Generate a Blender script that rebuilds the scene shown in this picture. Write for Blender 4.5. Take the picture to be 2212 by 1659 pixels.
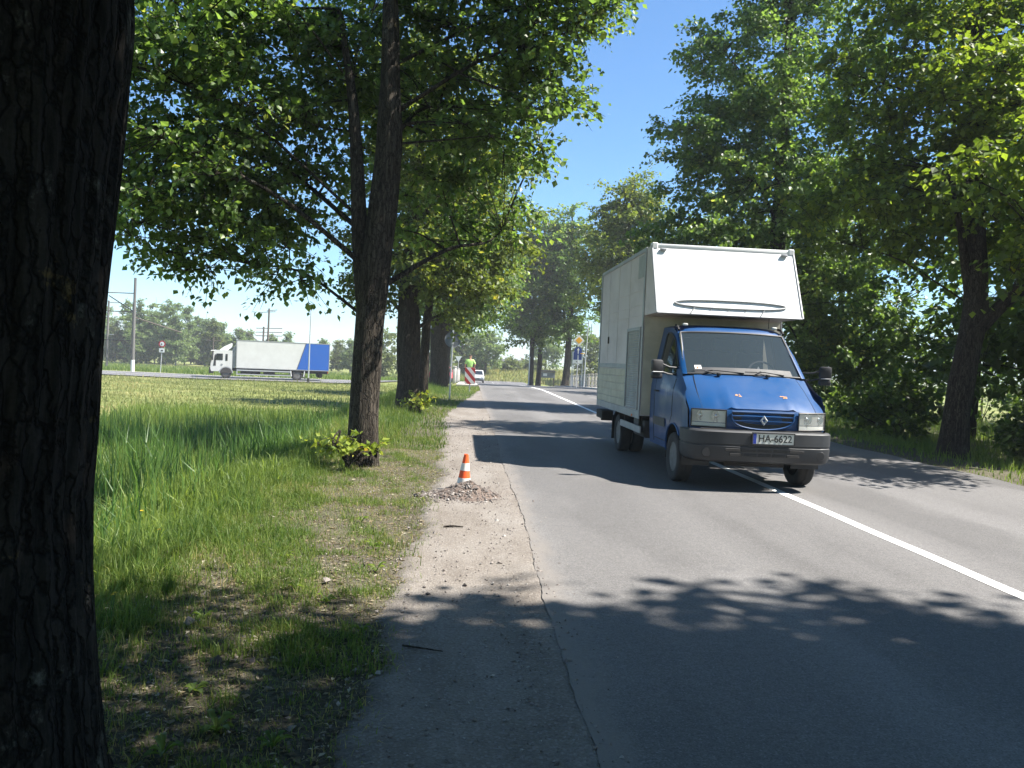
import bpy, bmesh, math, random
import numpy as np
from mathutils import Vector, Matrix, Euler

for o in list(bpy.data.objects):
    bpy.data.objects.remove(o)
scene = bpy.context.scene
COL = scene.collection
R = math.radians

# ------------------------------------------------------------------ camera, sky, sun, exposure
cam_data = bpy.data.cameras.new('camera')
cam = bpy.data.objects.new('camera', cam_data)
COL.objects.link(cam)
cam_data.sensor_width = 36.0
cam_data.lens = 36.0 * 1750 / 2212
cam_data.clip_start = 0.05
cam_data.clip_end = 3000
cam.matrix_world = (Matrix.Translation((0, 0, 1.55)) @ Matrix.Rotation(R(-3.02), 4, 'Z')
                    @ Matrix.Rotation(R(90 - 1.65), 4, 'X') @ Matrix.Rotation(R(2.5), 4, 'Z'))
scene.camera = cam

SUN_TO = Vector((0.735, -0.10, 1.0)).normalized()
sun_el = math.asin(SUN_TO.z)
sun_az = math.atan2(SUN_TO.x, SUN_TO.y)
world = bpy.data.worlds.new('World')
scene.world = world
world.use_nodes = True
wn = world.node_tree.nodes
wl = world.node_tree.links
wn.clear()
sky = wn.new('ShaderNodeTexSky')
sky.sky_type = 'NISHITA'
sky.sun_disc = False
sky.sun_elevation = sun_el
sky.sun_rotation = sun_az
sky.altitude = 50
sky.air_density = 1.0
sky.dust_density = 0.25
sky.ozone_density = 5.0
bg = wn.new('ShaderNodeBackground')
bg.inputs['Strength'].default_value = 0.07
wo = wn.new('ShaderNodeOutputWorld')
bal = wn.new('ShaderNodeMix')          # camera white balance leans cool
bal.data_type = 'RGBA'
bal.blend_type = 'MULTIPLY'
bal.inputs[0].default_value = 1.0
_i = [i for i in bal.inputs if i.type == 'RGBA']
_i[1].default_value = (0.78, 0.97, 1.06, 1)
wl.new(sky.outputs[0], _i[0])
wl.new([o for o in bal.outputs if o.type == 'RGBA'][0], bg.inputs['Color'])
wl.new(bg.outputs[0], wo.inputs['Surface'])
sun_data = bpy.data.lights.new('sun', 'SUN')
sun_data.energy = 5.0
sun_data.angle = R(0.53)
sun_data.color = (1.0, 0.95, 0.87)
sun = bpy.data.objects.new('sun', sun_data)
sun.rotation_euler = SUN_TO.to_track_quat('Z', 'Y').to_euler()
sun.location = (30, -4, 40)
COL.objects.link(sun)
scene.view_settings.view_transform = 'Standard'
scene.view_settings.look = 'None'
scene.view_settings.exposure = 1.6
scene.view_settings.gamma = 1.0
scene.view_settings.use_curve_mapping = False
scene.render.engine = 'CYCLES'
scene.cycles.use_denoising = True
scene.cycles.max_bounces = 7
scene.cycles.diffuse_bounces = 3
scene.cycles.glossy_bounces = 3
scene.cycles.transmission_bounces = 5
scene.cycles.transparent_max_bounces = 6
scene.cycles.caustics_reflective = False
scene.cycles.caustics_refractive = False

# ------------------------------------------------------------------ materials
def new_mat(name):
    m = bpy.data.materials.new(name)
    m.use_nodes = True
    nt = m.node_tree
    return m, nt, nt.nodes['Principled BSDF']

def N(nt, typ, **kw):
    n = nt.nodes.new(typ)
    for k, v in kw.items():
        if k == 'ins':
            for a, b in v.items():
                n.inputs[a].default_value = b
        else:
            setattr(n, k, v)
    return n

def ramp(nt, fac, stops):
    r = nt.nodes.new('ShaderNodeValToRGB')
    cr = r.color_ramp
    while len(cr.elements) < len(stops):
        cr.elements.new(0.5)
    for e, (p, c) in zip(cr.elements, stops):
        e.position = p
        e.color = (c[0], c[1], c[2], 1) if len(c) == 3 else c
    if fac is not None:
        nt.links.new(fac, r.inputs[0])
    return r

def g3(v):
    return (v, v, v)

def noise(nt, scale, detail=5, rough=0.6, vec=None, dist=0.0):
    n = nt.nodes.new('ShaderNodeTexNoise')
    n.inputs['Scale'].default_value = scale
    n.inputs['Detail'].default_value = detail
    n.inputs['Roughness'].default_value = rough
    n.inputs['Distortion'].default_value = dist
    if vec is not None:
        nt.links.new(vec, n.inputs['Vector'])
    return n

def mixc(nt, fac, a, b, mode='MIX'):
    m = nt.nodes.new('ShaderNodeMix')
    m.data_type = 'RGBA'
    m.blend_type = mode
    for s, v in ((m.inputs['Factor'], fac), (m.inputs['A'], a), (m.inputs['B'], b)):
        if hasattr(v, 'is_output'):
            nt.links.new(v, s)
        elif isinstance(v, (int, float)):
            s.default_value = v
        else:
            s.default_value = (v[0], v[1], v[2], 1)
    # RGBA sockets share names with float ones
    m_in = [i for i in m.inputs if i.type == 'RGBA']
    for s, v in zip(m_in, (a, b)):
        if hasattr(v, 'is_output'):
            nt.links.new(v, s)
        else:
            s.default_value = (v[0], v[1], v[2], 1)
    out = [o for o in m.outputs if o.type == 'RGBA'][0]
    return out

def bump(nt, bsdf, height, strength=0.3, dist=0.02):
    b = nt.nodes.new('ShaderNodeBump')
    b.inputs['Strength'].default_value = strength
    b.inputs['Distance'].default_value = dist
    nt.links.new(height, b.inputs['Height'])
    nt.links.new(b.outputs[0], bsdf.inputs['Normal'])
    return b

def objco(nt):
    return nt.nodes.new('ShaderNodeTexCoord').outputs['Object']

def mapping(nt, vec, scale=(1, 1, 1), rot=(0, 0, 0)):
    m = nt.nodes.new('ShaderNodeMapping')
    m.inputs['Scale'].default_value = scale
    m.inputs['Rotation'].default_value = rot
    nt.links.new(vec, m.inputs['Vector'])
    return m.outputs[0]

def paint(name, col, rough=0.4, dirt=0.15, metal=0.0, coat=0.0, dirtcol=(0.12, 0.10, 0.08), scale=3.0, spec=0.5):
    """plain coloured surface with uneven dirt and fine relief"""
    m, nt, b = new_mat(name)
    co = objco(nt)
    n = noise(nt, scale, 8, 0.65, co)
    f = ramp(nt, n.outputs[0], [(0.35, g3(0)), (0.8, g3(1))])
    mul = N(nt, 'ShaderNodeMath', operation='MULTIPLY', ins={1: dirt})
    nt.links.new(f.outputs[0], mul.inputs[0])
    c = mixc(nt, mul.outputs[0], col, dirtcol)
    nt.links.new(c, b.inputs['Base Color'])
    rr = ramp(nt, n.outputs[0], [(0.2, g3(max(0.03, rough - 0.08))), (0.8, g3(min(1, rough + 0.2)))])
    nt.links.new(rr.outputs[0], b.inputs['Roughness'])
    b.inputs['Metallic'].default_value = metal
    b.inputs['Coat Weight'].default_value = coat
    b.inputs['Coat Roughness'].default_value = 0.08
    b.inputs['Specular IOR Level'].default_value = spec
    return m

M = {}
M['blue_paint'] = paint('blue_paint', (0.003, 0.052, 0.17), 0.36, 0.10, coat=0.28, spec=0.3, scale=2.2)
M['white_panel'] = paint('white_panel', (0.74, 0.75, 0.74), 0.45, 0.10)
M['white_paint'] = paint('white_paint', (0.78, 0.78, 0.76), 0.35, 0.12, coat=0.3)
M['truck_white'] = paint('truck_white', (0.56, 0.56, 0.54), 0.5, 0.22, scale=1.2)
M['truck_blue'] = paint('truck_blue', (0.004, 0.085, 0.37), 0.5, 0.05)
M['red_paint'] = paint('red_paint', (0.50, 0.012, 0.015), 0.3, 0.1, coat=0.5)
M['bumper_plastic'] = paint('bumper_plastic', (0.020, 0.022, 0.026), 0.5, 0.4, dirtcol=(0.06, 0.06, 0.06), scale=4)
M['black_plastic'] = paint('black_plastic', (0.018, 0.018, 0.02), 0.5, 0.3, dirtcol=(0.08, 0.075, 0.07))
M['rubber'] = paint('rubber', (0.02, 0.02, 0.021), 0.85, 0.6, dirtcol=(0.09, 0.08, 0.07), scale=6)
M['chassis'] = paint('chassis', (0.02, 0.019, 0.018), 0.8, 0.5, dirtcol=(0.07, 0.06, 0.05))
M['emblem'] = paint('emblem', (0.6, 0.61, 0.62), 0.3, 0.1, metal=0.4)
M['chrome'] = paint('chrome', (0.62, 0.63, 0.64), 0.18, 0.1, metal=1.0)
M['rim_steel'] = paint('rim_steel', (0.17, 0.17, 0.17), 0.5, 0.7, metal=0.4, dirtcol=(0.10, 0.08, 0.06), scale=8)
M['grey_steel'] = paint('grey_steel', (0.36, 0.37, 0.38), 0.5, 0.3, metal=0.4)
M['galvanised'] = paint('galvanised', (0.50, 0.51, 0.52), 0.45, 0.25, metal=0.5, dirtcol=(0.3, 0.28, 0.26))
M['sign_back'] = paint('sign_back', (0.17, 0.19, 0.21), 0.5, 0.3)
M['sign_white'] = paint('sign_white', (0.78, 0.78, 0.76), 0.45, 0.1)
M['sign_red'] = paint('sign_red', (0.42, 0.02, 0.025), 0.5, 0.15)
M['sign_yellow'] = paint('sign_yellow', (0.85, 0.42, 0.01), 0.45, 0.05)
M['sign_blue'] = paint('sign_blue', (0.012, 0.045, 0.22), 0.45, 0.1)
M['sign_dark'] = paint('sign_dark', (0.03, 0.03, 0.03), 0.6, 0.1)
M['concrete'] = paint('concrete', (0.42, 0.40, 0.37), 0.9, 0.45, dirtcol=(0.16, 0.14, 0.12), scale=5)
M['pole_concrete'] = paint('pole_concrete', (0.13, 0.125, 0.12), 0.9, 0.4, dirtcol=(0.1, 0.09, 0.08), scale=3)
M['concrete_pale'] = paint('concrete_pale', (0.58, 0.56, 0.53), 0.9, 0.4, dirtcol=(0.2, 0.18, 0.16), scale=5)
M['old_wood'] = paint('old_wood', (0.11, 0.09, 0.075), 0.9, 0.5, dirtcol=(0.05, 0.04, 0.035), scale=6)
M['cone_orange'] = paint('cone_orange', (0.85, 0.10, 0.012), 0.55, 0.14, dirtcol=(0.25, 0.12, 0.08), scale=14)
M['cone_white'] = paint('cone_white', (0.75, 0.73, 0.68), 0.55, 0.3, dirtcol=(0.35, 0.3, 0.25), scale=14)
M['wall_grey'] = paint('wall_grey', (0.42, 0.42, 0.44), 0.85, 0.3, scale=0.6)
M['wall_white'] = paint('wall_white', (0.72, 0.71, 0.69), 0.8, 0.2, scale=0.6)
M['wall_brick'] = paint('wall_brick', (0.42, 0.17, 0.09), 0.85, 0.3, scale=0.8)
M['roof_dark'] = paint('roof_dark', (0.07, 0.07, 0.08), 0.8, 0.3, scale=0.8)
M['skin'] = paint('skin', (0.50, 0.28, 0.19), 0.6, 0.1, scale=12)
M['hair'] = paint('hair', (0.05, 0.035, 0.025), 0.7, 0.1)
M['lime_cloth'] = paint('lime_cloth', (0.40, 0.66, 0.20), 0.85, 0.12, dirtcol=(0.15, 0.35, 0.05), scale=9)
M['dark_cloth'] = paint('dark_cloth', (0.03, 0.032, 0.04), 0.9, 0.2, scale=9)
M['paper'] = paint('paper', (0.75, 0.75, 0.73), 0.7, 0.1)
M['seat_cloth'] = paint('seat_cloth', (0.035, 0.04, 0.05), 0.9, 0.2)
M['orange_lens'] = paint('orange_lens', (0.75, 0.16, 0.01), 0.25, 0.1)
M['red_lens'] = paint('red_lens', (0.7, 0.01, 0.015), 0.2, 0.05)
M['rust'] = paint('rust', (0.42, 0.19, 0.08), 0.9, 0.5, dirtcol=(0.6, 0.5, 0.4), scale=30)
M['plate_blue'] = paint('plate_blue', (0.02, 0.05, 0.35), 0.4, 0.05)
M['lettering'] = paint('lettering', (0.02, 0.02, 0.02), 0.5, 0.05)
M['plate_white'] = paint('plate_white', (0.66, 0.67, 0.62), 0.5, 0.2)

def glass_mat(name, col=(0.02, 0.025, 0.03), rough=0.05, alpha=0.35):
    m, nt, b = new_mat(name)
    b.inputs['Base Color'].default_value = (*col, 1)
    b.inputs['Roughness'].default_value = rough
    b.inputs['Specular IOR Level'].default_value = 1.0
    b.inputs['Alpha'].default_value = alpha
    return m
M['windscreen_glass'] = glass_mat('windscreen_glass', (0.050, 0.066, 0.070), 0.03, 0.5)
M['dark_glass'] = glass_mat('dark_glass', (0.012, 0.016, 0.02), 0.05, 1.0)
M['lamp_glass'] = glass_mat('lamp_glass', (0.5, 0.5, 0.48), 0.10, 0.16)

def mat_headlamp():
    m, nt, b = new_mat('headlamp_reflector')
    co = objco(nt)
    w = N(nt, 'ShaderNodeTexWave', ins={'Scale': 60.0, 'Distortion': 0.6})
    nt.links.new(co, w.inputs['Vector'])
    b.inputs['Base Color'].default_value = (0.62, 0.62, 0.58, 1)
    b.inputs['Metallic'].default_value = 0.6
    b.inputs['Roughness'].default_value = 0.38
    bump(nt, b, w.outputs[0], 0.5, 0.01)
    return m
M['headlamp'] = mat_headlamp()

def mat_box_side():
    """dull aluminium box wall: streaks, old graffiti remains, grime"""
    m, nt, b = new_mat('box_side')
    co = objco(nt)
    n = noise(nt, 2.0, 8, 0.65, mapping(nt, co, (1, 0.5, 0.8)))
    base = ramp(nt, n.outputs[0], [(0.25, (0.44, 0.38, 0.37)), (0.5, (0.56, 0.49, 0.48)), (0.8, (0.64, 0.57, 0.56))])
    s = noise(nt, 5.0, 6, 0.7, mapping(nt, co, (1, 2.2, 0.35)), 0.8)
    st = ramp(nt, s.outputs[0], [(0.63, g3(0)), (0.70, g3(0.75))])
    zz = N(nt, 'ShaderNodeSeparateXYZ')
    nt.links.new(co, zz.inputs[0])
    zr_ = N(nt, 'ShaderNodeMapRange', ins={1: 1.35, 2: 1.5, 3: 0.0, 4: 1.0})
    nt.links.new(zz.outputs['Z'], zr_.inputs[0])
    zr2 = N(nt, 'ShaderNodeMapRange', ins={1: 2.35, 2: 2.15, 3: 0.0, 4: 1.0})
    nt.links.new(zz.outputs['Z'], zr2.inputs[0])
    mm = N(nt, 'ShaderNodeMath', operation='MULTIPLY')
    nt.links.new(zr_.outputs[0], mm.inputs[0]); nt.links.new(zr2.outputs[0], mm.inputs[1])
    m2 = N(nt, 'ShaderNodeMath', operation='MULTIPLY')
    nt.links.new(mm.outputs[0], m2.inputs[0]); nt.links.new(st.outputs[0], m2.inputs[1])
    c = mixc(nt, m2.outputs[0], base.outputs[0], (0.62, 0.70, 0.76))
    nt.links.new(c, b.inputs['Base Color'])
    b.inputs['Roughness'].default_value = 0.55
    b.inputs['Metallic'].default_value = 0.15
    bump(nt, b, n.outputs[0], 0.1, 0.01)
    return m
M['box_side'] = mat_box_side()
M['box_plank'] = paint('box_plank', (0.56, 0.51, 0.40), 0.6, 0.5, dirtcol=(0.22, 0.20, 0.15), scale=4)
M['shutter'] = paint('shutter', (0.36, 0.36, 0.35), 0.5, 0.4, metal=0.3)

def mat_asphalt(name='asphalt', tone=1.0, tracks=True):
    m, nt, b = new_mat(name)
    co = objco(nt)
    fine = noise(nt, 85, 4, 0.8, co)
    mid = noise(nt, 9, 6, 0.7, co)
    big = noise(nt, 0.5, 6, 0.6, mapping(nt, co, (1.0, 0.22, 1)))
    speck = nt.nodes.new('ShaderNodeTexVoronoi')
    speck.inputs['Scale'].default_value = 120
    nt.links.new(co, speck.inputs['Vector'])
    t = tone
    patch = noise(nt, 0.35, 3, 0.5, mapping(nt, co, (1.6, 0.5, 1)))
    base = ramp(nt, big.outputs[0], [(0.3, (0.118*t, 0.113*t, 0.111*t)), (0.7, (0.158*t, 0.152*t, 0.149*t))])
    f = ramp(nt, fine.outputs[0], [(0.3, g3(0.45)), (0.72, g3(1.5))])
    c = mixc(nt, 1.0, base.outputs[0], f.outputs[0], 'MULTIPLY')
    pr = ramp(nt, patch.outputs[0], [(0.44, g3(0.86)), (0.50, g3(1.04))])
    c = mixc(nt, 1.0, c, pr.outputs[0], 'MULTIPLY')
    f2 = ramp(nt, mid.outputs[0], [(0.25, g3(0.86)), (0.75, g3(1.1))])
    c = mixc(nt, 1.0, c, f2.outputs[0], 'MULTIPLY')
    gr = noise(nt, 30, 3, 0.85, co)
    f3 = ramp(nt, gr.outputs[0], [(0.3, g3(0.74)), (0.7, g3(1.26))])
    c = mixc(nt, 1.0, c, f3.outputs[0], 'MULTIPLY')
    s2 = nt.nodes.new('ShaderNodeTexVoronoi')
    s2.inputs['Scale'].default_value = 38
    nt.links.new(co, s2.inputs['Vector'])
    sp2 = ramp(nt, s2.outputs['Distance'], [(0.10, g3(0.7)), (0.2, g3(0))])
    c = mixc(nt, sp2.outputs[0], c, (0.24*t, 0.236*t, 0.23*t))
    sp = ramp(nt, speck.outputs['Color'], [(0.78, g3(0)), (0.9, g3(0.28))])
    c = mixc(nt, sp.outputs[0], c, (0.27*t, 0.265*t, 0.26*t))
    if tracks:  # polished wheel tracks run along the lanes
        sx = N(nt, 'ShaderNodeSeparateXYZ')
        nt.links.new(co, sx.inputs[0])
        wv = N(nt, 'ShaderNodeMath', operation='MULTIPLY', ins={1: 2 * math.pi / 1.8})
        nt.links.new(sx.outputs['X'], wv.inputs[0])
        sn = N(nt, 'ShaderNodeMath', operation='SINE')
        nt.links.new(wv.outputs[0], sn.inputs[0])
        tr = ramp(nt, sn.outputs[0], [(0.0, g3(0.93)), (1.0, g3(1.06))])
        c = mixc(nt, 1.0, c, tr.outputs[0], 'MULTIPLY')
        # sand blown over the edge of the asphalt
        ed = N(nt, 'ShaderNodeMapRange', ins={1: 0.55, 2: 0.95, 3: 0.6, 4: -0.3})
        nt.links.new(sx.outputs['X'], ed.inputs[0])
        sn2 = noise(nt, 3.2, 8, 0.7, mapping(nt, co, (1.5, 0.6, 1)))
        ea = N(nt, 'ShaderNodeMath', operation='ADD')
        nt.links.new(ed.outputs[0], ea.inputs[0]); nt.links.new(sn2.outputs[0], ea.inputs[1])
        ef = ramp(nt, ea.outputs[0], [(0.62, g3(0)), (1.1, g3(0.85))])
        c = mixc(nt, ef.outputs[0], c, (0.18, 0.163, 0.148))
        # tar-filled cracks
        cr = nt.nodes.new('ShaderNodeTexVoronoi')
        cr.feature = 'DISTANCE_TO_EDGE'
        cr.inputs['Scale'].default_value = 0.22
        wob = noise(nt, 2.5, 4, 0.6, co)
        add = N(nt, 'ShaderNodeVectorMath', operation='ADD')
        scl = N(nt, 'ShaderNodeVectorMath', operation='SCALE')
        scl.inputs['Scale'].default_value = 0.6
        nt.links.new(wob.outputs['Color'], scl.inputs[0])
        nt.links.new(co, add.inputs[0]); nt.links.new(scl.outputs[0], add.inputs[1])
        nt.links.new(add.outputs[0], cr.inputs['Vector'])
        ck = ramp(nt, cr.outputs['Distance'], [(0.0, g3(0.22)), (0.003, g3(0.0))])
        c = mixc(nt, ck.outputs[0], c, (0.05, 0.05, 0.05))
    nt.links.new(c, b.inputs['Base Color'])
    b.inputs['Roughness'].default_value = 0.72
    b.inputs['Specular IOR Level'].default_value = 0.35
    bump(nt, b, fine.outputs[0], 0.55, 0.006)
    return m
M['asphalt'] = mat_asphalt()
M['asphalt_far'] = mat_asphalt('asphalt_far', 1.0, False)

def mat_line():
    m, nt, b = new_mat('line_paint')
    co = objco(nt)
    n = noise(nt, 40, 6, 0.75, co)
    c = ramp(nt, n.outputs[0], [(0.28, (0.40, 0.39, 0.38)), (0.45, (0.78, 0.78, 0.76))])
    nt.links.new(c.outputs[0], b.inputs['Base Color'])
    b.inputs['Roughness'].default_value = 0.6
    return m
M['line_paint'] = mat_line()

def mat_shoulder():
    m, nt, b = new_mat('sandy_gravel')
    co = objco(nt)
    big = noise(nt, 1.3, 7, 0.65, mapping(nt, co, (1.4, 0.55, 1)))
    fine = noise(nt, 55, 6, 0.75, co)
    v = nt.nodes.new('ShaderNodeTexVoronoi')
    v.inputs['Scale'].default_value = 85
    nt.links.new(co, v.inputs['Vector'])
    base = ramp(nt, big.outputs[0], [(0.28, (0.125, 0.104, 0.085)), (0.5, (0.188, 0.165, 0.143)), (0.75, (0.238, 0.218, 0.197))])
    f = ramp(nt, fine.outputs[0], [(0.25, g3(0.5)), (0.75, g3(1.3))])
    c = mixc(nt, 1.0, base.outputs[0], f.outputs[0], 'MULTIPLY')
    vv = ramp(nt, v.outputs['Color'], [(0.72, g3(0)), (0.80, g3(0.4))])
    c = mixc(nt, vv.outputs[0], c, (0.29, 0.265, 0.245))
    v2 = ramp(nt, v.outputs['Color'], [(0.10, g3(0.6)), (0.16, g3(0.0))])
    c = mixc(nt, v2.outputs[0], c, (0.10, 0.08, 0.07))
    at = N(nt, 'ShaderNodeAttribute', attribute_name='edge')
    en = noise(nt, 7.0, 7, 0.75, co)
    ea = N(nt, 'ShaderNodeMath', operation='ADD')
    nt.links.new(at.outputs['Fac'], ea.inputs[0]); nt.links.new(en.outputs[0], ea.inputs[1])
    ef = ramp(nt, ea.outputs[0], [(0.55, g3(1)), (0.95, g3(0))])
    so = ramp(nt, fine.outputs[0], [(0.28, (0.030, 0.026, 0.021)), (0.5, (0.095, 0.082, 0.066)), (0.75, (0.19, 0.17, 0.14))])
    c = mixc(nt, ef.outputs[0], c, so.outputs[0])
    nt.links.new(c, b.inputs['Base Color'])
    b.inputs['Roughness'].default_value = 0.95
    h = mixc(nt, 0.5, fine.outputs[0], v.outputs['Distance'])
    bump(nt, b, h, 0.7, 0.012)
    return m
M['sandy_gravel'] = mat_shoulder()

def mat_ground():
    m, nt, b = new_mat('soil_and_turf')
    co = objco(nt)
    big = noise(nt, 0.7, 8, 0.65, co)
    fine = noise(nt, 28, 7, 0.75, co)
    far = noise(nt, 0.16, 7, 0.7, mapping(nt, co, (1.0, 2.2, 1)))
    soil = ramp(nt, fine.outputs[0], [(0.28, (0.030, 0.026, 0.021)), (0.5, (0.095, 0.082, 0.066)), (0.75, (0.19, 0.17, 0.14))])
    turf = ramp(nt, far.outputs[0], [(0.3, (0.11, 0.155, 0.035)), (0.55, (0.21, 0.225, 0.08)), (0.75, (0.31, 0.29, 0.13))])
    tf = ramp(nt, fine.outputs[0], [(0.2, g3(0.5)), (0.8, g3(1.3))])
    turf2 = mixc(nt, 1.0, turf.outputs[0], tf.outputs[0], 'MULTIPLY')
    sx = N(nt, 'ShaderNodeSeparateXYZ')
    nt.links.new(co, sx.inputs[0])
    # turf away from the road verge, soil with litter on it
    ax = N(nt, 'ShaderNodeMapRange', ins={1: -1.6, 2: -3.2, 3: 0.0, 4: 1.0})
    nt.links.new(sx.outputs['X'], ax.inputs[0])
    bx = N(nt, 'ShaderNodeMapRange', ins={1: 30.0, 2: 50.0, 3: 0.0, 4: 1.0})
    nt.links.new(sx.outputs['Y'], bx.inputs[0])
    mx = N(nt, 'ShaderNodeMath', operation='MAXIMUM')
    nt.links.new(ax.outputs[0], mx.inputs[0]); nt.links.new(bx.outputs[0], mx.inputs[1])
    ad = N(nt, 'ShaderNodeMath', operation='ADD')
    pf = ramp(nt, big.outputs[0], [(0.40, g3(0.0)), (0.75, g3(0.25))])
    nt.links.new(mx.outputs[0], ad.inputs[0]); nt.links.new(pf.outputs[0], ad.inputs[1])
    c = mixc(nt, ad.outputs[0], soil.outputs[0], turf2)
    nt.links.new(c, b.inputs['Base Color'])
    b.inputs['Roughness'].default_value = 1.0
    b.inputs['Specular IOR Level'].default_value = 0.1
    bump(nt, b, fine.outputs[0], 0.8, 0.03)
    return m
M['soil_and_turf'] = mat_ground()

def mat_bark(name, a=(0.022, 0.018, 0.014), bcol=(0.105, 0.088, 0.07), lichen=0.35, zscale=1.0):
    m, nt, b = new_mat(name)
    co = objco(nt)
    v = noise(nt, 22, 8, 0.7, mapping(nt, co, (1, 1, 0.13 * zscale)), 0.6)
    f = noise(nt, 90, 4, 0.7, co)
    c = ramp(nt, v.outputs[0], [(0.34, a), (0.52, tuple((x + y) / 2 for x, y in zip(a, bcol))), (0.72, bcol)])
    f2 = ramp(nt, f.outputs[0], [(0.25, g3(0.7)), (0.75, g3(1.25))])
    cc = mixc(nt, 1.0, c.outputs[0], f2.outputs[0], 'MULTIPLY')
    l = noise(nt, 3.2, 8, 0.75, co)
    lm = ramp(nt, l.outputs[0], [(0.61, g3(0)), (0.70, g3(lichen))])
    cc = mixc(nt, lm.outputs[0], cc, (0.27, 0.19, 0.06))
    l2 = noise(nt, 4.6, 8, 0.75, mapping(nt, co, (1.1, 0.9, 0.7)))
    lm2 = ramp(nt, l2.outputs[0], [(0.58, g3(0)), (0.68, g3(lichen))])
    cc = mixc(nt, lm2.outputs[0], cc, (0.22, 0.22, 0.19))
    nt.links.new(cc, b.inputs['Base Color'])
    b.inputs['Roughness'].default_value = 0.95
    b.inputs['Specular IOR Level'].default_value = 0.2
    vc = nt.nodes.new('ShaderNodeTexVoronoi')
    vc.feature = 'DISTANCE_TO_EDGE'
    vc.inputs['Scale'].default_value = 24
    wob = noise(nt, 6, 4, 0.6, co)
    wa = N(nt, 'ShaderNodeVectorMath', operation='MULTIPLY_ADD')
    wa.inputs[1].default_value = (0.10, 0.10, 0.10)
    nt.links.new(wob.outputs['Color'], wa.inputs[0]); nt.links.new(mapping(nt, co, (1, 1, 0.16 * zscale)), wa.inputs[2])
    nt.links.new(wa.outputs[0], vc.inputs['Vector'])
    cr = ramp(nt, vc.outputs['Distance'], [(0.0, g3(0.3)), (0.14, g3(1.0))])
    cc = mixc(nt, 1.0, cc, cr.outputs[0], 'MULTIPLY')
    nt.links.new(cc, b.inputs['Base Color'])
    hh = mixc(nt, 0.55, v.outputs[0], cr.outputs[0])
    bump(nt, b, hh, 1.0, 0.04)
    return m
M['bark'] = mat_bark('bark')
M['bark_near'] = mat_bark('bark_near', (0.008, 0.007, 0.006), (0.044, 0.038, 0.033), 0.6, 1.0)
M['birch_bark'] = mat_bark('birch_bark', (0.10, 0.09, 0.08), (0.55, 0.53, 0.50), 0.1, 6.0)

def mat_leaf(name, dark, light, trans, yellow=None, gloss=0.35):
    m = bpy.data.materials.new(name)
    m.use_nodes = True
    nt = m.node_tree
    nt.nodes.clear()
    at = N(nt, 'ShaderNodeAttribute', attribute_name='tint')
    stops = [(0.0, dark), (0.85, light)] + ([(1.0, yellow)] if yellow else [])
    c = ramp(nt, at.outputs['Fac'], stops)
    b = N(nt, 'ShaderNodeBsdfPrincipled')
    b.inputs['Roughness'].default_value = gloss
    b.inputs['Specular IOR Level'].default_value = 0.45
    nt.links.new(c.outputs[0], b.inputs['Base Color'])
    t = N(nt, 'ShaderNodeBsdfTranslucent')
    tc = mixc(nt, 1.0, c.outputs[0], trans, 'MULTIPLY')
    nt.links.new(tc, t.inputs['Color'])
    a = N(nt, 'ShaderNodeAddShader')
    mx = N(nt, 'ShaderNodeMixShader', ins={0: 0.48})
    nt.links.new(b.outputs[0], mx.inputs[1]); nt.links.new(t.outputs[0], mx.inputs[2])
    o = N(nt, 'ShaderNodeOutputMaterial')
    nt.links.new(mx.outputs[0], o.inputs['Surface'])
    return m
M['linden_leaf'] = mat_leaf('linden_leaf', (0.046, 0.082, 0.022), (0.150, 0.235, 0.060), (1.9, 1.9, 1.0), (0.30, 0.34, 0.08), 0.42)
M['linden_leaf_warm'] = mat_leaf('linden_leaf_warm', (0.048, 0.076, 0.018), (0.150, 0.205, 0.044), (2.1, 1.9, 0.9), (0.26, 0.26, 0.05), 0.5)
M['maple_leaf'] = mat_leaf('maple_leaf', (0.045, 0.076, 0.016), (0.150, 0.215, 0.036), (2.2, 2.1, 0.8), (0.25, 0.27, 0.03), 0.5)
M['wood_leaf'] = mat_leaf('wood_leaf', (0.034, 0.062, 0.016), (0.105, 0.165, 0.040), (2.0, 2.0, 0.9))
M['birch_leaf'] = mat_leaf('birch_leaf', (0.090, 0.140, 0.055), (0.20, 0.27, 0.095), (1.5, 1.5, 1.0), gloss=0.6)
M['bush_leaf'] = mat_leaf('bush_leaf', (0.075, 0.105, 0.035), (0.17, 0.205, 0.070), (1.5, 1.5, 0.9), gloss=0.6)
M['sprout_leaf'] = mat_leaf('sprout_leaf', (0.11, 0.17, 0.03), (0.30, 0.36, 0.06), (1.6, 1.5, 0.7), (0.42, 0.33, 0.08), 0.4)
M['lush_grass'] = mat_leaf('lush_grass', (0.065, 0.115, 0.024), (0.195, 0.255, 0.065), (1.7, 1.7, 0.8), gloss=0.5)
M['verge_grass'] = mat_leaf('verge_grass', (0.06, 0.125, 0.024), (0.19, 0.24, 0.055), (1.4, 1.4, 0.8), (0.36, 0.29, 0.14), 0.55)
M['dry_grass'] = mat_leaf('dry_grass', (0.13, 0.165, 0.05), (0.30, 0.30, 0.12), (1.3, 1.2, 0.8), (0.48, 0.40, 0.21), 0.6)
M['reed'] = mat_leaf('reed', (0.045, 0.10, 0.025), (0.130, 0.225, 0.060), (1.6, 1.6, 0.9), gloss=0.4)
M['flower_yellow'] = paint('flower_yellow', (0.75, 0.45, 0.01), 0.6, 0.05)
M['flower_white'] = paint('flower_white', (0.7, 0.7, 0.62), 0.6, 0.05)
M['litter_leaf'] = mat_leaf('litter_leaf', (0.06, 0.042, 0.025), (0.36, 0.29, 0.18), (1, 1, 1), (0.62, 0.57, 0.44), 0.7)
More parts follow.
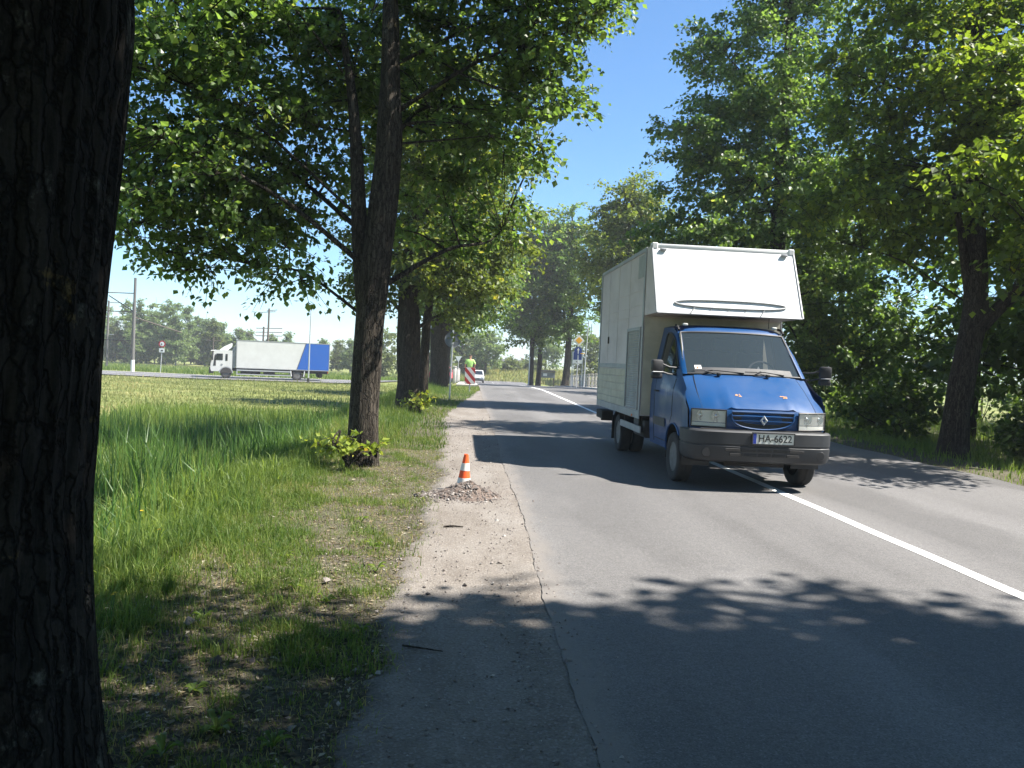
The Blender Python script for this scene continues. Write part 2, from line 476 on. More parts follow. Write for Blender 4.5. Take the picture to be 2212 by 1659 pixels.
M['pebble'] = mat_leaf('pebble', (0.16, 0.13, 0.12), (0.42, 0.37, 0.34), (0.2, 0.2, 0.2), (0.62, 0.58, 0.54), 0.8)
def mat_mound():
    m, nt, b = new_mat('mound_soil')
    co = objco(nt)
    n = noise(nt, 45, 7, 0.75, co)
    c = ramp(nt, n.outputs[0], [(0.3, (0.085, 0.062, 0.050)), (0.6, (0.185, 0.142, 0.12)), (0.8, (0.32, 0.27, 0.24))])
    nt.links.new(c.outputs[0], b.inputs['Base Color'])
    b.inputs['Roughness'].default_value = 1.0
    bump(nt, b, n.outputs[0], 0.9, 0.02)
    return m
M['mound_soil'] = mat_mound()
def mat_stripes():
    m, nt, b = new_mat('hazard_stripes')
    co = objco(nt)
    sx = N(nt, 'ShaderNodeSeparateXYZ')
    nt.links.new(co, sx.inputs[0])
    k = N(nt, 'ShaderNodeMath', operation='MULTIPLY', ins={1: 1.15})
    nt.links.new(sx.outputs['X'], k.inputs[0])
    a = N(nt, 'ShaderNodeMath', operation='ADD')
    nt.links.new(k.outputs[0], a.inputs[0]); nt.links.new(sx.outputs['Z'], a.inputs[1])
    s = N(nt, 'ShaderNodeMath', operation='ADD', ins={1: 0.29})
    nt.links.new(a.outputs[0], s.inputs[0])
    d = N(nt, 'ShaderNodeMath', operation='DIVIDE', ins={1: 0.46})
    nt.links.new(s.outputs[0], d.inputs[0])
    f = N(nt, 'ShaderNodeMath', operation='FRACT')
    nt.links.new(d.outputs[0], f.inputs[0])
    g = N(nt, 'ShaderNodeMath', operation='GREATER_THAN', ins={1: 0.5})
    nt.links.new(f.outputs[0], g.inputs[0])
    n = noise(nt, 12, 6, 0.7, co)
    dr = ramp(nt, n.outputs[0], [(0.3, g3(0.75)), (0.7, g3(1.0))])
    c = mixc(nt, g.outputs[0], (0.72, 0.70, 0.68), (0.45, 0.035, 0.035))
    c = mixc(nt, 1.0, c, dr.outputs[0], 'MULTIPLY')
    nt.links.new(c, b.inputs['Base Color'])
    b.inputs['Roughness'].default_value = 0.5
    return m
M['hazard_stripes'] = mat_stripes()

# ------------------------------------------------------------------ object helpers
def tag(o, label=None, cat=None, group=None, kind=None):
    if label: o['label'] = label
    if cat: o['category'] = cat
    if group: o['group'] = group
    if kind: o['kind'] = kind
    return o

def empty(name, loc=(0, 0, 0), rz=0.0, parent=None):
    o = bpy.data.objects.new(name, None)
    o.empty_display_size = 0.2
    o.location = loc
    o.rotation_euler = (0, 0, rz)
    if parent: o.parent = parent
    COL.objects.link(o)
    return o

def copy_tree(o, parent=None):
    c = o.copy()
    COL.objects.link(c)
    c.parent = parent
    for ch in list(o.children):
        copy_tree(ch, c)
    return c

def np_mesh(name, verts, polys_list, mat, parent=None, attrs=None, smooth=False, loc=(0, 0, 0)):
    """verts (n,3); polys_list: list of (k,m) int arrays"""
    me = bpy.data.meshes.new(name)
    verts = np.asarray(verts, dtype=np.float32)
    nl = sum(p.size for p in polys_list)
    npoly = sum(len(p) for p in polys_list)
    me.vertices.add(len(verts))
    me.vertices.foreach_set('co', verts.ravel())
    me.loops.add(nl)
    me.loops.foreach_set('vertex_index', np.concatenate([p.ravel() for p in polys_list]).astype(np.int32))
    me.polygons.add(npoly)
    tot = np.concatenate([np.full(len(p), p.shape[1], dtype=np.int32) for p in polys_list])
    st = np.concatenate([[0], np.cumsum(tot)[:-1]]).astype(np.int32)
    me.polygons.foreach_set('loop_start', st)
    me.polygons.foreach_set('loop_total', tot)
    me.polygons.foreach_set('use_smooth', np.full(npoly, smooth, dtype=bool))
    for k, a in (attrs or {}).items():
        at = me.attributes.new(k, 'FLOAT', 'POINT')
        at.data.foreach_set('value', np.asarray(a, dtype=np.float32))
    me.update(calc_edges=True)
    me.materials.append(M[mat] if isinstance(mat, str) else mat)
    o = bpy.data.objects.new(name, me)
    o.location = loc
    if parent: o.parent = parent
    COL.objects.link(o)
    return o

class MB:
    """collects shapes; build() links them as one mesh object"""
    def __init__(s):
        s.v = []; s.f = []
    def add(s, vs, fs, mtx=None):
        k = len(s.v)
        for p in vs:
            p = Vector(p)
            if mtx is not None: p = mtx @ p
            s.v.append(tuple(p))
        for f in fs:
            s.f.append(tuple(i + k for i in f))
        return s
    def box(s, c, d, rot=None, ch=0.0):
        """box of centre c, size d, chamfered edges ch"""
        bm = bmesh.new()
        bmesh.ops.create_cube(bm, size=1.0)
        for v in bm.verts:
            v.co = Vector((v.co.x * d[0], v.co.y * d[1], v.co.z * d[2]))
        if ch > 0:
            bmesh.ops.bevel(bm, geom=list(bm.edges), offset=ch, segments=1 if ch < 0.012 else 2, affect='EDGES', profile=0.5)
        mt = Matrix.Translation(c)
        if rot is not None:
            mt = mt @ (rot.to_4x4() if isinstance(rot, Matrix) else Euler(rot).to_matrix().to_4x4())
        bm.verts.index_update()
        s.add([v.co.copy() for v in bm.verts], [[v.index for v in f.verts] for f in bm.faces], mt)
        bm.free()
        return s
    def b(s, x0, x1, y0, y1, z0, z1, ch=0.0):
        return s.box(((x0 + x1) / 2, (y0 + y1) / 2, (z0 + z1) / 2), (abs(x1 - x0), abs(y1 - y0), abs(z1 - z0)), None, ch)
    def tube(s, pts, r, n=8, cap=True, closed=False):
        pts = [Vector(p) for p in pts]
        rs = r if isinstance(r, (list, tuple)) else [r] * len(pts)
        k = len(s.v)
        m = len(pts)
        up = None
        for i, p in enumerate(pts):
            if closed:
                t = (pts[(i + 1) % m] - pts[i - 1]).normalized()
            else:
                t = (pts[min(i + 1, m - 1)] - pts[max(i - 1, 0)]).normalized()
            a = Vector((0, 0, 1)) if abs(t.z) < 0.9 else Vector((0, 1, 0))
            x = t.cross(a).normalized() if up is None else (up - t * up.dot(t)).normalized()
            up = x
            y = t.cross(x)
            for j in range(n):
                an = 2 * math.pi * j / n
                s.v.append(tuple(p + (x * math.cos(an) + y * math.sin(an)) * rs[i]))
        for i in range(m if closed else m - 1):
            for j in range(n):
                a0 = k + i * n + j; a1 = k + i * n + (j + 1) % n
                b0 = k + ((i + 1) % m) * n + j; b1 = k + ((i + 1) % m) * n + (j + 1) % n
                s.f.append((a0, a1, b1, b0))
        if cap and not closed:
            s.f.append(tuple(k + j for j in range(n))[::-1])
            s.f.append(tuple(k + (m - 1) * n + j for j in range(n)))
        return s
    def lathe(s, prof, n=24, mtx=None, close=False):
        """prof: (r, h) pairs turned round local z"""
        k = len(s.v)
        for (r, h) in prof:
            for j in range(n):
                a = 2 * math.pi * j / n
                p = Vector((r * math.cos(a), r * math.sin(a), h))
                s.v.append(tuple(mtx @ p if mtx is not None else p))
        m = len(prof)
        for i in range(m if close else m - 1):
            for j in range(n):
                s.f.append((k + i * n + j, k + i * n + (j + 1) % n, k + ((i + 1) % m) * n + (j + 1) % n, k + ((i + 1) % m) * n + j))
        if not close:
            if prof[0][0] > 1e-5: s.f.append(tuple(k + j for j in range(n))[::-1])
            if prof[-1][0] > 1e-5: s.f.append(tuple(k + (m - 1) * n + j for j in range(n)))
        return s
    def prism(s, poly, a, b, axis='y'):
        """polygon in the two other axes, extruded from a to b along axis"""
        n = len(poly)
        def mk(p, t):
            if axis == 'y': return (p[0], t, p[1])
            if axis == 'x': return (t, p[0], p[1])
            return (p[0], p[1], t)
        vs = [mk(p, a) for p in poly] + [mk(p, b) for p in poly]
        fs = [tuple(range(n)), tuple(range(2 * n - 1, n - 1, -1))]
        for i in range(n):
            j = (i + 1) % n
            fs.append((i, i + n, j + n, j))
        return s.add(vs, fs)
    def grid(s, rows, close=False):
        k = len(s.v)
        nu = len(rows[0])
        for r in rows:
            for p in r: s.v.append(tuple(p))
        for i in range(len(rows) - 1):
            for j in range(nu - 1 if not close else nu):
                j2 = (j + 1) % nu
                s.f.append((k + i * nu + j, k + i * nu + j2, k + (i + 1) * nu + j2, k + (i + 1) * nu + j))
        return s
    def build(s, name, mat, parent=None, smooth=True, angle=35, loc=(0, 0, 0), fix=True):
        me = bpy.data.meshes.new(name)
        me.from_pydata(s.v, [], s.f)
        if fix:
            bm = bmesh.new()
            bm.from_mesh(me)
            bmesh.ops.remove_doubles(bm, verts=bm.verts, dist=1e-5)
            bmesh.ops.recalc_face_normals(bm, faces=bm.faces)
            bm.to_mesh(me)
            bm.free()
        if smooth:
            me.shade_smooth()
            me.set_sharp_from_angle(angle=R(angle))
        me.materials.append(M[mat] if isinstance(mat, str) else mat)
        o = bpy.data.objects.new(name, me)
        o.location = loc
        if parent: o.parent = parent
        COL.objects.link(o)
        return o

def text_mesh(name, txt, size, mat, parent, mtx, depth=0.002):
    cu = bpy.data.curves.new(name, 'FONT')
    cu.body = txt
    cu.size = size
    cu.extrude = depth
    cu.offset = size * 0.012
    cu.align_x = 'CENTER'
    cu.align_y = 'CENTER'
    tmp = bpy.data.objects.new(name, cu)
    COL.objects.link(tmp)
    dg = bpy.context.evaluated_depsgraph_get()
    me = bpy.data.meshes.new_from_object(tmp.evaluated_get(dg))
    bpy.data.objects.remove(tmp)
    bpy.data.curves.remove(cu)
    me.transform(mtx)
    me.materials.clear()
    me.materials.append(M[mat])
    o = bpy.data.objects.new(name, me)
    o.parent = parent
    COL.objects.link(o)
    return o

def sstep(a, b, x):
    t = np.clip((np.asarray(x, dtype=float) - a) / (b - a), 0, 1)
    return t * t * (3 - 2 * t)

_rs = np.random.RandomState(5)
_ph = _rs.uniform(0, 6.28, (24, 2)); _fr = _rs.normal(0, 1, (24, 2))
def wnoise(x, y, s=1.0):
    """smooth noise about -1..1"""
    x = np.asarray(x, dtype=float) * s; y = np.asarray(y, dtype=float) * s
    t = 0
    for i in range(12):
        t = t + np.sin(x * _fr[i, 0] * (1 + i * 0.25) + y * _fr[i, 1] * (1 + i * 0.25) + _ph[i, 0])
    return t / 4.0

# ------------------------------------------------------------------ terrain
def zroad(y):
    y = np.asarray(y, dtype=float)
    t = np.clip((y - 44) / 74.0, 0, 1)
    # eases into a steady fall, flat past 118 m
    return -1.72 * (sstep(0, 1, t) * 0.55 + t * 0.45)

ROAD_L, ROAD_R, ROAD_C = 0.57, 8.4, 4.08
def side_y(x):
    return 77.0 + (np.asarray(x, dtype=float) + 19) * 0.30
def side_z(x, y):
    w = sstep(-12, -4, x)
    zl = -1.02 - 0.14 * sstep(-34, -22, x)
    return zl * (1 - w) + zroad(y) * w

def ground_z(x, y):
    x = np.asarray(x, dtype=float); y = np.asarray(y, dtype=float)
    zr = zroad(y)
    verge = zr - 0.035 + 0.012 * wnoise(x, y, 2.2)
    zf = np.minimum(-1.42 + 0.22 * sstep(22, 36, y), zr - 0.15) + 0.05 * wnoise(x, y, 0.5)
    tl = sstep(2.1, 5.6, -x + 0.25 * wnoise(y, y * 0.3, 0.6))
    z = verge * (1 - tl) + zf * tl
    tr = sstep(9.4, 13.0, x)
    z = z - 0.35 * tr + 0.06 * tr * wnoise(x, y, 0.7)
    inroad = sstep(0.62, 0.9, x) * (1 - sstep(8.0, 8.3, x)) * (y < 130)
    z = z - 0.09 * inroad
    # junction ground and side road corridor
    dy = np.abs(y - side_y(x))
    w = 1 - sstep(5.0, 11.0, dy)
    z = z * (1 - w) + (side_z(x, y) - 0.09) * w
    # grassy bank beyond the junction
    bank = sstep(124, 146, y) * (1 - sstep(150, 250, y)) * sstep(-16, -4, x)
    z = z + bank * 1.75
    z = z - 1.4 * sstep(170, 280, y)
    return z
# ------------------------------------------------------------------ ground, roads, markings
def axis(segs):
    out = []
    for a, b, st in segs:
        out += list(np.arange(a, b, st))
    return np.array(out + [segs[-1][1]])
xs = axis([(-600, -100, 50), (-100, -30, 5), (-30, -10, 1.0), (-10, -3, 0.35), (-3, 1.2, 0.1), (1.2, 8, 0.7), (8, 14, 0.3), (14, 40, 1.5), (40, 120, 8), (120, 600, 60)])
ys = axis([(-60, -5, 5), (-5, 12, 0.14), (12, 30, 0.35), (30, 70, 1.0), (70, 175, 1.5), (175, 300, 12), (300, 900, 60)])
GX, GY = np.meshgrid(xs, ys)
GZ = ground_z(GX, GY)
nx, ny = len(xs), len(ys)
idx = np.arange(nx * ny).reshape(ny, nx)
q = np.stack([idx[:-1, :-1], idx[:-1, 1:], idx[1:, 1:], idx[1:, :-1]], -1).reshape(-1, 4)
ground = np_mesh('ground', np.stack([GX, GY, GZ], -1).reshape(-1, 3), [q], 'soil_and_turf', smooth=True)
tag(ground, 'brown soil and turf of the verge, ditch and field beside the road', 'ground', kind='structure')

def strip(name, mat, left, right, ys_, zf, ncol=8, kind='structure', label=None, cat=None, parent=None):
    L = np.array([left(y) for y in ys_]); Rr = np.array([right(y) for y in ys_])
    t = np.linspace(0, 1, ncol)
    X = L[:, None] * (1 - t) + Rr[:, None] * t
    Y = np.repeat(np.asarray(ys_)[:, None], ncol, 1)
    Z = zf(X, Y)
    n = len(ys_)
    ii = np.arange(n * ncol).reshape(n, ncol)
    qq = np.stack([ii[:-1, :-1], ii[:-1, 1:], ii[1:, 1:], ii[1:, :-1]], -1).reshape(-1, 4)
    o = np_mesh(name, np.stack([X, Y, Z], -1).reshape(-1, 3), [qq], mat, parent, smooth=True)
    if kind: tag(o, label, cat, kind=kind)
    return o

rng0 = np.random.RandomState(3)
road_ys = axis([(-40, 1, 1.0), (1, 16, 0.06), (16, 40, 0.25), (40, 128, 1.0)])
def jag(y):
    return 0.010 * float(wnoise(y, 1.0, 2.1)) + 0.006 * float(wnoise(y, 4.0, 9.0)) + 0.02 * math.sin(y * 0.9)
road = strip('road', 'asphalt', lambda y: ROAD_L + jag(y) * (y < 45), lambda y: ROAD_R + 0.05 * math.sin(y * 2.1),
             road_ys, lambda X, Y: zroad(Y) + 0.0 * X, 14, label='worn grey asphalt road running straight ahead', cat='road')
def edge_x(y):
    y = np.asarray(y, dtype=float)
    return -0.38 - 0.016 * np.clip(y - 8, 0, 15) + 0.06 * np.maximum(0, y - 23) + 0.07 * wnoise(y, 3.0, 0.9)
sh_ys = axis([(-10, 2, 0.5), (2, 14, 0.05), (14, 40, 0.3)])
sh_l = edge_x(sh_ys) - 0.08 + 0.04 * wnoise(sh_ys, 2.0, 5.0)
def sh_z(X, Y):
    k = sstep(0.0, 0.16, X - np.interp(Y, sh_ys, sh_l))
    return np.minimum(ground_z(X, Y) - 0.008, 9) * (1 - k) + (zroad(Y) - 0.017 + 0.011 * sstep(0.25, 0.55, X) + 0.004 * wnoise(X, Y, 4.0)) * k
shoulder = strip('gravel_shoulder', 'sandy_gravel', lambda y: float(np.interp(y, sh_ys, sh_l)), lambda y: ROAD_L + 0.10, sh_ys, sh_z, 30, label='sandy gravel shoulder beside the asphalt', cat='shoulder')
_co = np.empty(len(shoulder.data.vertices) * 3, dtype=np.float32)
shoulder.data.vertices.foreach_get('co', _co)
_co = _co.reshape(-1, 3)
_at = shoulder.data.attributes.new('edge', 'FLOAT', 'POINT')
_at.data.foreach_set('value', np.clip((_co[:, 0] - np.interp(_co[:, 1], sh_ys, sh_l)) / 0.45, 0, 1).astype(np.float32))
sxs = axis([(-140, 60, 1.0)])
tt = np.linspace(-4.6, 4.6, 6)
SX = np.repeat(sxs[:, None], 6, 1) - tt[None] * 0.0
SY = side_y(sxs)[:, None] + tt[None]
SZ = side_z(SX, SY) + 0.008
ii = np.arange(SX.size).reshape(SX.shape)
qq = np.stack([ii[:-1, :-1], ii[:-1, 1:], ii[1:, 1:], ii[1:, :-1]], -1).reshape(-1, 4)
side_road = np_mesh('side_road', np.stack([SX, SY, SZ], -1).reshape(-1, 3), [qq], 'asphalt_far', smooth=True)
tag(side_road, 'grey asphalt crossing road that the long white truck drives on', 'road', kind='structure')

def ribbon(name, pts, w, mat, zoff, parent):
    """painted ribbon along (x, y) points"""
    P_ = np.array(pts, dtype=float)
    d = np.gradient(P_, axis=0); d /= np.linalg.norm(d, axis=1)[:, None]
    nrm = np.stack([-d[:, 1], d[:, 0]], -1)
    A = P_ + nrm * w / 2; B = P_ - nrm * w / 2
    V = []
    for a, b in zip(A, B):
        V.append((a[0], a[1], float(zoff(a[0], a[1])))); V.append((b[0], b[1], float(zoff(b[0], b[1]))))
    n = len(P_)
    qs = np.array([[2 * i, 2 * i + 1, 2 * i + 3, 2 * i + 2] for i in range(n - 1)])
    return np_mesh(name, V, [qs], mat, parent)
rz4 = lambda x, y: zroad(y) + 0.004
ribbon('centre_line', [(ROAD_C + 0.006 * math.sin(y * 3), y) for y in axis([(-5, 66, 0.5)])], 0.13, 'line_paint', rz4, road)
for k in range(4):
    ribbon('lane_dash', [(ROAD_C - 0.02 * (y - 66), y) for y in np.linspace(70 + 12 * k, 76 + 12 * k, 5)], 0.13, 'line_paint', lambda x, y: zroad(y) + 0.012, road)
for s in (-4.2, 4.2):
    ribbon('edge_line', [(x, side_y(x) + s) for x in axis([(-120, -4, 2.0)])], 0.16, 'line_paint', lambda x, y: side_z(x, y) + 0.013, side_road)
ribbon('centre_line', [(x, side_y(x)) for x in axis([(-120, -6, 2.0)])], 0.14, 'line_paint', lambda x, y: side_z(x, y) + 0.013, side_road)

# raised pavement with kerb on the left, past the striped board, and on the right by the railing
def pavement(name, x0, x1, y0, y1, label):
    yy = axis([(y0, y1, 1.5)])
    mb = MB()
    def zz(y): return float(zroad(y))
    mb.grid([[(x0, y, zz(y) + 0.10), (x1 - 0.14, y, zz(y) + 0.10)] for y in yy])
    mb.grid([[(x0, yy[0], zz(yy[0]) - 0.1), (x1 - 0.14, yy[0], zz(yy[0]) - 0.1)], [(x0, yy[0], zz(yy[0]) + 0.10), (x1 - 0.14, yy[0], zz(yy[0]) + 0.10)]])
    o = mb.build(name, 'concrete', smooth=False)
    tag(o, label, 'pavement', kind='structure')
    for a, b in zip(yy[:-1], yy[1:]):
        k = MB()
        e0 = min(x0, x1); xa, xb = (x1 - 0.14, x1)
        k.add([(xa, a, zz(a) - 0.12), (xb, a, zz(a) - 0.12), (xb, b - 0.02, zz(b) - 0.12), (xa, b - 0.02, zz(b) - 0.12),
               (xa, a, zz(a) + 0.11), (xb - 0.02 * np.sign(x1 - x0), a, zz(a) + 0.11), (xb - 0.02 * np.sign(x1 - x0), b - 0.02, zz(b) + 0.11), (xa, b - 0.02, zz(b) + 0.11)],
              [(0, 1, 2, 3), (4, 5, 6, 7), (0, 1, 5, 4), (1, 2, 6, 5), (2, 3, 7, 6), (3, 0, 4, 7)])
        k.build('kerb_stone', 'concrete', o, smooth=False)
    return o
pavement('pavement', -0.75, 0.50, 46, 76, 'pale concrete pavement under the man in the lime shirt')

def pavement_right():
    yy = axis([(44, 80, 2.0)])
    mb = MB()
    mb.grid([[(8.62, y, float(zroad(y)) + 0.10), (9.9, y, float(zroad(y)) + 0.10)] for y in yy])
    o = mb.build('pavement', 'concrete_pale', smooth=False)
    tag(o, 'pale concrete pavement along the railing of thick posts', 'pavement', kind='structure')
    for a, b in zip(yy[:-1], yy[1:]):
        k = MB()
        za, zb = float(zroad(a)), float(zroad(b))
        k.add([(8.46, a, za - 0.1), (8.62, a, za - 0.1), (8.62, b - .02, zb - 0.1), (8.46, b - .02, zb - 0.1),
               (8.48, a, za + 0.11), (8.62, a, za + 0.11), (8.62, b - .02, zb + 0.11), (8.48, b - .02, zb + 0.11)],
              [(0, 1, 2, 3), (4, 5, 6, 7), (0, 1, 5, 4), (1, 2, 6, 5), (2, 3, 7, 6), (3, 0, 4, 7)])
        k.build('kerb_stone', 'concrete', o, smooth=False)
pavement_right()

# ------------------------------------------------------------------ grass and other ground cover (uncountable)
rng = np.random.RandomState(11)
def blades(name, P_, h, w, tint, mat, lean=0.35, label=None, cat='grass', tip=0.0, seed=1):
    """one bent blade per point: P_ (n,2), heights h, widths w"""
    r = np.random.RandomState(seed)
    n = len(P_)
    x, y = P_[:, 0], P_[:, 1]
    z = ground_z(x, y) - 0.01
    a = r.uniform(0, 2 * math.pi, n)
    dx, dy = np.cos(a), np.sin(a)
    la = r.uniform(0, 2 * math.pi, n)
    l = np.abs(r.normal(0, lean, n)) * h
    lx, ly = np.cos(la) * l, np.sin(la) * l
    hw = w / 2
    V = np.empty((n, 5, 3))
    V[:, 0] = np.stack([x - dx * hw, y - dy * hw, z], -1)
    V[:, 1] = np.stack([x + dx * hw, y + dy * hw, z], -1)
    mx, my, mz = x + lx * 0.3, y + ly * 0.3, z + h * 0.58
    V[:, 2] = np.stack([mx + dx * hw * 0.75, my + dy * hw * 0.75, mz], -1)
    V[:, 3] = np.stack([mx - dx * hw * 0.75, my - dy * hw * 0.75, mz], -1)
    V[:, 4] = np.stack([x + lx, y + ly, z + h * np.clip(1 - (l / h) ** 2 * 0.4, 0.3, 1)], -1)
    b = (np.arange(n) * 5)[:, None]
    o = np_mesh(name, V.reshape(-1, 3), [b + np.array([[0, 1, 2, 3]]), b + np.array([[3, 2, 4]])], mat,
                attrs={'tint': np.repeat(tint, 5)})
    tag(o, label, cat, kind='stuff')
    return o

def scatter(n, x0, x1, y0, y1, r, keep=None, power=1.0):
    x = r.uniform(x0, x1, n)
    y = y0 + (y1 - y0) * r.uniform(0, 1, n) ** power
    if keep is not None:
        k = keep(x, y, r.uniform(0, 1, n))
        x, y = x[k], y[k]
    return np.stack([x, y], -1)

# trodden verge grass near the path: patchy, half dry
def clump(x, y):
    return sstep(-0.15, 0.75, wnoise(x, y, 2.3) * 0.7 + wnoise(x, y, 5.5) * 0.5)
P1 = scatter(330000, -3.3, 0.1, 1.8, 16, rng,
             lambda x, y, u: (u < np.clip(0.20 + 0.65 * clump(x, y) + 0.5 * sstep(1.3, 2.5, -x), 0.03, 1) * (0.12 + 0.88 * sstep(-0.12, 0.30, edge_x(y) - x))) & (x < edge_x(y) + 0.16), 1.6)
d1 = sstep(1.0, 2.6, -P1[:, 0])
blades('verge_grass', P1, rng.gamma(4, 0.010, len(P1)) * (0.55 + 0.75 * clump(P1[:, 0], P1[:, 1]) + 1.6 * d1) + 0.012, rng.uniform(0.003, 0.0075, len(P1)),
       np.clip(rng.uniform(0, 1, len(P1)) * 0.85 + 0.25 * (1 - d1) - 0.25 * clump(P1[:, 0], P1[:, 1]) + 0.15 * wnoise(P1[:, 0], P1[:, 1], 1.1), 0, 1), 'verge_grass', 0.7,
       'short patchy green and dry grass on the trodden verge', seed=2)
# flat dry stalks and mown bits
P2 = scatter(26000, -3.0, 0.0, 1.8, 30, rng, lambda x, y, u: (x < edge_x(y) + 0.12) & (u < 0.35 + 0.65 * (wnoise(x, y, 1.3) > 0)), 1.4)
blades('dry_grass', P2, rng.uniform(0.02, 0.07, len(P2)), rng.uniform(0.003, 0.006, len(P2)), rng.uniform(0, 1, len(P2)), 'dry_grass', 1.6,
       'straw coloured dry stalks lying on the verge soil', seed=3)
# further verge round the row of trees
P3 = scatter(78000, -4.2, 0.55, 14, 46, rng, lambda x, y, u: (x < edge_x(y) + 0.1) & (u < 0.35 + 0.5 * sstep(0.8, 1.6, -x)), 1.0)
d3 = sstep(0.9, 2.2, -P3[:, 0])
blades('verge_grass', P3, rng.gamma(5, 0.022, len(P3)) * (0.6 + 1.4 * d3) + 0.03, rng.uniform(0.008, 0.018, len(P3)),
       np.clip(rng.uniform(0, 0.8, len(P3)) + 0.25 * wnoise(P3[:, 0], P3[:, 1], 0.6), 0, 1), 'verge_grass', 0.45,
       'ragged yellow green verge grass round the row of trunks', seed=4)
# lush grass down the bank and in the ditch
P4 = scatter(150000, -13, -1.9, 3.2, 34, rng, lambda x, y, u: (x > -0.56 * y - 1.0) & (u < sstep(1.9, 3.0, -x)), 1.35)
d4 = sstep(2.2, 4.4, -P4[:, 0])
blades('lush_grass', P4, (0.10 + rng.gamma(5, 0.045, len(P4)) * (0.35 + 0.9 * d4)), rng.uniform(0.006, 0.014, len(P4)) * (1 + P4[:, 1] / 22),
       np.clip(rng.uniform(0, 0.9, len(P4)) + 0.25 * wnoise(P4[:, 0], P4[:, 1], 0.5), 0, 1), 'lush_grass', 0.4,
       'lush bright green grass filling the roadside ditch', seed=5)
P5 = scatter(15000, -12, -3.0, 4.5, 27, rng, lambda x, y, u: (x > -0.56 * y - 1.0) & (u < 0.15 + 0.8 * (wnoise(x, y, 0.7) > 0.1)), 1.2)
blades('reeds', P5, rng.uniform(0.55, 1.25, len(P5)) * sstep(2.2, 4.5, -P5[:, 0]) + 0.15, rng.uniform(0.012, 0.026, len(P5)), rng.uniform(0, 1, len(P5)), 'reed', 0.30,
       'tall upright green reeds standing in the ditch', 'reeds', seed=6)
# mown field up to the crossing road
P6 = scatter(90000, -48, -2.2, 27, 73, rng, lambda x, y, u: (x > -0.56 * y - 1.5) & (y < side_y(x) - 5.0), 1.1)
blades('mown_grass', P6, rng.uniform(0.05, 0.17, len(P6)) + 0.25 * (rng.uniform(0, 1, len(P6)) < 0.06), rng.uniform(0.02, 0.05, len(P6)),
       np.clip(rng.uniform(0, 0.9, len(P6)) * 0.75 + 0.35 * wnoise(P6[:, 0], P6[:, 1] * 2, 0.22), 0, 1), 'dry_grass', 0.5,
       'mown yellowish field grass below the crossing road', seed=7)
P7 = scatter(40000, -75, 2, 82, 135, rng, lambda x, y, u: (y > side_y(x) + 5.0) & (x > -0.56 * y - 1.5) & ((x < 0) | (y > 125)), 1.2)
blades('field_grass', P7, rng.uniform(0.15, 0.55, len(P7)), rng.uniform(0.04, 0.10, len(P7)), rng.uniform(0, 0.9, len(P7)), 'verge_grass', 0.4,
       'rough grass strip beyond the crossing road below the birches', seed=8)
# right verge and wood floor
P8 = scatter(60000, 8.35, 24, 8, 48, rng, lambda x, y, u: (u < 0.35 + 0.6 * sstep(8.6, 9.8, x)), 1.3)
blades('verge_grass', P8, rng.gamma(4, 0.03, len(P8)) * (0.5 + sstep(8.6, 10.5, P8[:, 0])) + 0.03, rng.uniform(0.010, 0.024, len(P8)),
       rng.uniform(0, 0.7, len(P8)), 'lush_grass', 0.5, 'green grass edge under the roadside trees beside the woodland', seed=9)
P9 = scatter(26000, -6, 40, 124, 172, rng, None, 1.0)
blades('bank_grass', P9, rng.uniform(0.25, 0.8, len(P9)), rng.uniform(0.06, 0.14, len(P9)), rng.uniform(0, 1, len(P9)), 'dry_grass', 0.4,
       'tall pale grass on the bank at the far end of the road', seed=10)

def flakes(name, P_, size, tint, mat, zf, label, cat, flat=0.5, seed=1):
    """small four-sided curled flakes lying about (leaf litter)"""
    r = np.random.RandomState(seed)
    n = len(P_)
    z = zf(P_[:, 0], P_[:, 1]) + 0.006
    a = r.uniform(0, 6.283, n)
    u = np.stack([np.cos(a), np.sin(a), r.normal(0, 0.25 * flat, n)], -1) * size[:, None]
    v = np.stack([-np.sin(a), np.cos(a), r.normal(0, 0.3 * flat, n)], -1) * size[:, None] * r.uniform(0.2, 0.6, n)[:, None]
    c = np.stack([P_[:, 0], P_[:, 1], z], -1)
    V = np.stack([c - u, c - v + [0, 0, .004], c + u, c + v + [0, 0, .004]], 1).reshape(-1, 3)
    b = (np.arange(n) * 4)[:, None]
    o = np_mesh(name, V, [b + np.array([[0, 1, 2, 3]])], mat, attrs={'tint': np.repeat(tint, 4)})
    tag(o, label, cat, kind='stuff')
    return o
PL = scatter(42000, -3.2, 0.0, 1.8, 16, rng, lambda x, y, u: (x < edge_x(y) + 0.25 * u) & (u < 0.4 + 0.6 * (wnoise(x, y, 0.9) > -0.1)), 1.4)
flakes('leaf_litter', PL, rng.gamma(2.2, 0.0045, len(PL)) + 0.003, rng.uniform(0, 1, len(PL)), 'litter_leaf', ground_z,
       'pale dry leaf scraps littering the verge', 'leaf litter', seed=21)

